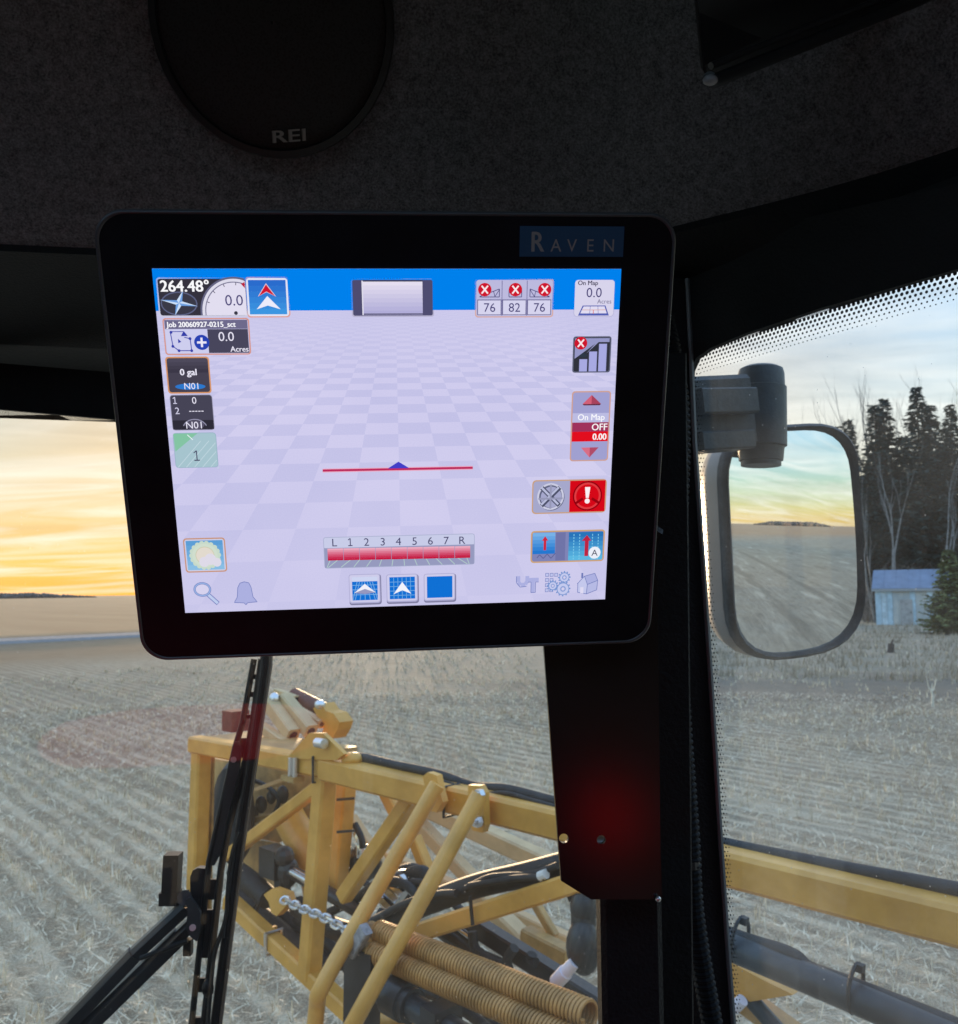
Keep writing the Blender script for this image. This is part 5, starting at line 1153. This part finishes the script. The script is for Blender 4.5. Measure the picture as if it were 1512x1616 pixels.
mb = MB(); mb.tube(spline([wp(x, y, -.01) for x, y in ((378, 1312), (366, 1350), (360, 1400), (356, 1450), (340, 1500), (334, 1540), (326, 1640))], 5), .003, 6); mb.build('spray_hose', M_WIP, wip, True)
mb = MB(); mb.sphere(wp(328, 1560, -.008), .008, .006, .012, 8, 6); mb.build('hose_clip', M_WIP, wip, True)
mb = MB(); mb.plate([wp(x, y, .0) for x, y in ((300, 1440), (300, 1384), (304, 1374), (312, 1370), (326, 1371), (330, 1380), (320, 1445))], (0, .012, 0)); mb.build('pivot_housing', M_WIP2, wip)
mb = MB(); mb.plate([wp(x, y, -.014) for x, y in ((293, 1420), (300, 1416), (310, 1430), (316, 1440), (315, 1470), (310, 1486), (300, 1478), (293, 1466), (296, 1440))], (0, .006, 0)); hp_ = mb.build('hinge_plate', mat('hinge_grey', (.075, .085, .095), .45, var=.2, vscale=40), wip)
mb = MB(); mb.tube([wp(304, 1464, -.018), wp(304, 1464, -.01)], .0042, 12); mb.build('pivot_pin', M_ZINC, hp_, True)
mb = MB(); mb.tube([wp(291, 1417, -.012), wp(291, 1417, .004)], .0095, 16); mb.build('joint_cap', MATS['hinge_grey'], wip, True)
def arm2(p, q, w_, name, dz=0.0):
    a, b = wp(*p, dz), wp(*q, dz); d = (b - a).normalized(); n = Vector((0, -1, 0)); s_ = d.cross(n).normalized()
    if s_.z < 0: s_ = -s_
    prof = [(-w_, .0), (-w_, .010), (w_ * .1, .014), (w_ * .75, .010), (w_, .004), (w_, 0)]
    mb = MB(); mb.loft([[p_ + s_ * x + n * h for x, h in prof] for p_ in (a, b)], True, cap=True); return mb.build(name, M_WIP2, wip)
arm2((296, 1428), (212, 1506), .010, 'arm_tip'); arm2((214, 1504), (60, 1664), .0112, 'arm', -.002)
arm2((308, 1452), (268, 1490), .009, 'arm_tip', .006); arm2((286, 1474), (92, 1664), .0118, 'arm', .006)
mb = MB(); mb.tube([wp(222, 1512, -.016), wp(250, 1502, -.016), wp(296, 1484, -.014)], .0032, 8); mb.build('spray_tube', M_WIP, wip, True)
mb = MB(); mb.box(wp(297, 1494), (.005, 0, 0), (0, .006, 0), (0, 0, .010)); mb.build('stop', M_WIP, wip)
mb = MB(); mb.box(wp(271.5, 1384), (.0100, 0, .0), (0, .010, 0), (.0012, 0, .030)); mb.box(wp(269, 1416), (.0118, 0, 0), (0, .011, 0), (0, 0, .008)); mb.bar(wp(276, 1412), wp(298, 1408), .006, .006); mb.build('marker_block', mat('marker_black', (.022, .02, .02), .6, var=.3, vscale=60), wip)

# ================================================================== wing mirror
MD = 1.22
m_in = ray(1255, 806).normalized(); m_out = Vector((math.sin(R(127)), math.cos(R(127)), .0)).normalized()
mn = (m_out - m_in).normalized(); mc = at(1255, 862, MD)
_ho = (lambda d: d - mn * 2 * d.dot(mn))(ray(1245, 812).normalized()); _hz = math.degrees(math.atan2(_ho.x, _ho.y))
far_woods('far_hill_woods', 'long low wood on the horizon behind the machine, seen in the mirror', _hz - 5, _hz + 5, 1500, 7, 12, 2)
mir = thing('wing_mirror', at(1165, 650, 1.12), 'rounded wing mirror on a black clamp outside the side window', 'mirror')
def rr_px(corners, r_, n=7):                        # rounded quadrilateral in picture coordinates
    out = []; k = len(corners)
    for i in range(k):
        p, a, b = (np.array(corners[j % k], float) for j in (i, i - 1, i + 1)); ua, ub = (a - p) / np.linalg.norm(a - p), (b - p) / np.linalg.norm(b - p)
        ri = r_[i]; p0_, p2_ = p + ua * ri, p + ub * ri
        for j in range(n + 1):
            t_ = j / n; out.append(tuple((1 - t_) ** 2 * p0_ + 2 * t_ * (1 - t_) * p + t_ * t_ * p2_))
    return out
oc = rr_px([(1135, 676), (1352, 664), (1371, 1022), (1154, 1054)], [85, 75, 95, 95]); ic = rr_px([(1146, 684), (1343, 674), (1361, 1014), (1164, 1042)], [78, 68, 88, 88])
o3 = [hit(x, y, mc, mn) for x, y in oc]; i3 = [hit(x, y, mc, mn) for x, y in ic]; cen3 = sum(o3, Vector()) / len(o3)
M_RIM = mat('mirror_rim_rubber', (.045, .05, .055), .6, var=.35, vscale=60, bump=.2, bscale=300)
mb = MB(); mb.loft([[p - mn * .012 for p in o3], o3, [p * .5 + q * .5 + mn * .006 for p, q in zip(o3, i3)], [q + mn * .001 for q in i3], [q - mn * .004 for q in i3]], True); mb.build('rim', M_RIM, mir, True, 50)
dn = []
for a_, b_ in zip(i3, i3[1:] + i3[:1]):
    n_ = max(1, int((b_ - a_).length / .008)); dn += [a_.lerp(b_, j / n_) for j in range(n_)]
i3 = dn
mcen = sum(i3, Vector()) / len(i3); RC = 2.4; mb = MB()   # convex glass
hmax = max((q - mcen).length for q in i3) ** 2 / (2 * RC)
rg_ = []
for k in [i / 14 for i in range(15)]:
    k = max(k, .002); rg_.append([mcen + (q - mcen) * k + mn * (hmax - (q - mcen).length ** 2 * k * k / (2 * RC) - hmax * .75) for q in i3])
mb.loft(rg_, True); mgo = mb.build('mirror_glass', mat('mirror_silver', (.86, .88, .88), .012, 1.0), mir, True, 180)
mb = MB(); mb.loft([[cen3 + (p - cen3) * k - mn * h for p in o3] for k, h in ((1.0, .010), (1.0, .035), (.96, .060), (.84, .078), (.55, .088), (.05, .09))], True); mb.build('housing', mat('housing_grey', (.30, .29, .28), .38, var=.08, vscale=10), mir, True, 60)
cx3 = at(1201, 655, 1.12); kx = 1.12 / F
mb = MB(); ax_ = lambda y, r_: (at(1201, y, 1.12), r_ * kx)
pr_ = [ax_(y, r_) for y, r_ in ((578, 12), (579, 26), (583, 34), (590, 36), (611, 37), (612, 39.5), (704, 40), (706, 36), (727, 34), (728, 31), (735, 31))]
mb.tube([p for p, _ in pr_], [r_ for _, r_ in pr_], 24); M_CL = mat('clamp_black', (.025, .027, .03), .45, var=.35, vscale=90, bump=.1, bscale=300); cl_o = mb.build('clamp', M_CL, mir, True, 30)
mb = MB(); mb.bar(at(1036, 660, 1.08), at(1172, 652, 1.11), .05, .088, up=(0, 0, 1)); arm_o = mb.build('arm', M_CL, mir)
mb = MB(); mb.bar(at(1104, 634, 1.045), at(1190, 632, 1.075), .016, .030); mb.build('rib', M_CL, arm_o)
mb = MB(); mb.bar(at(1104, 697, 1.045), at(1185, 693, 1.075), .016, .022); mb.build('rib', M_CL, arm_o)
mb = MB(); mb.plate([at(x, y, 1.06) for x, y in ((1142, 634), (1160, 630), (1166, 631), (1166, 640), (1150, 643), (1150, 652), (1144, 653))], (0, .002, 0)); mb.build('latch', mat('latch_tan', (.45, .42, .34), .5), arm_o)
mb = MB(); mb.tube(spline([at(1190, 690, 1.15), at(1195, 720, 1.22), at(1210, 760, 1.31), at(1240, 830, 1.33)], 5), .012, 10); mb.build('stay', M_CL, mir, True)

# ================================================================== unseen red lamp, added to give the oval glow in the windscreen
lc_ = V3(-.28, .34, -.30); lnrm = Vector((.12, .98, .14)).normalized(); lx = lnrm.cross(UP).normalized(); lz = lx.cross(lnrm)
lamp = thing('unseen_lamp', lc_ - lz * .09, 'oval red lamp added out of view to give the oval reflection in the windscreen', 'lamp')
def lring(k, h): return [lc_ + lx * (.20 * k * math.cos(a)) + lz * (.062 * k * math.sin(a)) + lnrm * h for a in (6.283 * i / 36 for i in range(36))]
MB().loft([lring(1.0, -.03), lring(1.06, -.02), lring(1.06, .006), lring(1.0, .008)], True, cap=True).build('housing', M_PLASTIC, lamp, True, 40)
MB().loft([lring(1.0, .009), lring(.8, .016), lring(.4, .021), lring(.02, .022)], True).build('lens', emit((255, 36, 40), 1.25), lamp, True)

# unseen red lamp and arm rest, added behind the camera to glow on the bracket plate
ac = V3(.385, -.32, -.365)
unseen_arm_rest = thing('unseen_arm_rest', ac - UP * .12, 'unseen arm rest with a round red lamp, added for the glow on the black bracket plate', 'arm rest')
MB().bar(ac + Vector((0, .02, -.07)), ac + Vector((0, -.42, -.07)), .11, .10, bev=.2).build('pad', MATS['rear_trim'], unseen_arm_rest)
MB().bar(ac + Vector((0, -.2, -.12)), ac + Vector((0, -.2, -.78)), .06, .08, up=(1, 0, 0)).build('post', M_BRK, unseen_arm_rest)
def aring(r_, h_): return [ac + Vector((r_ * math.cos(a), h_, r_ * math.sin(a))) for a in (6.283 * i / 24 for i in range(24))]
hd = MB().loft([aring(.052, .0), aring(.052, .035), aring(.046, .038)], True, cap=True).build('lamp_housing', M_PLASTIC, unseen_arm_rest, True, 40)
MB().loft([aring(.045, .039), aring(.03, .047), aring(.002, .05)], True).build('lens', emit((255, 20, 26), 3.0), hd, True)
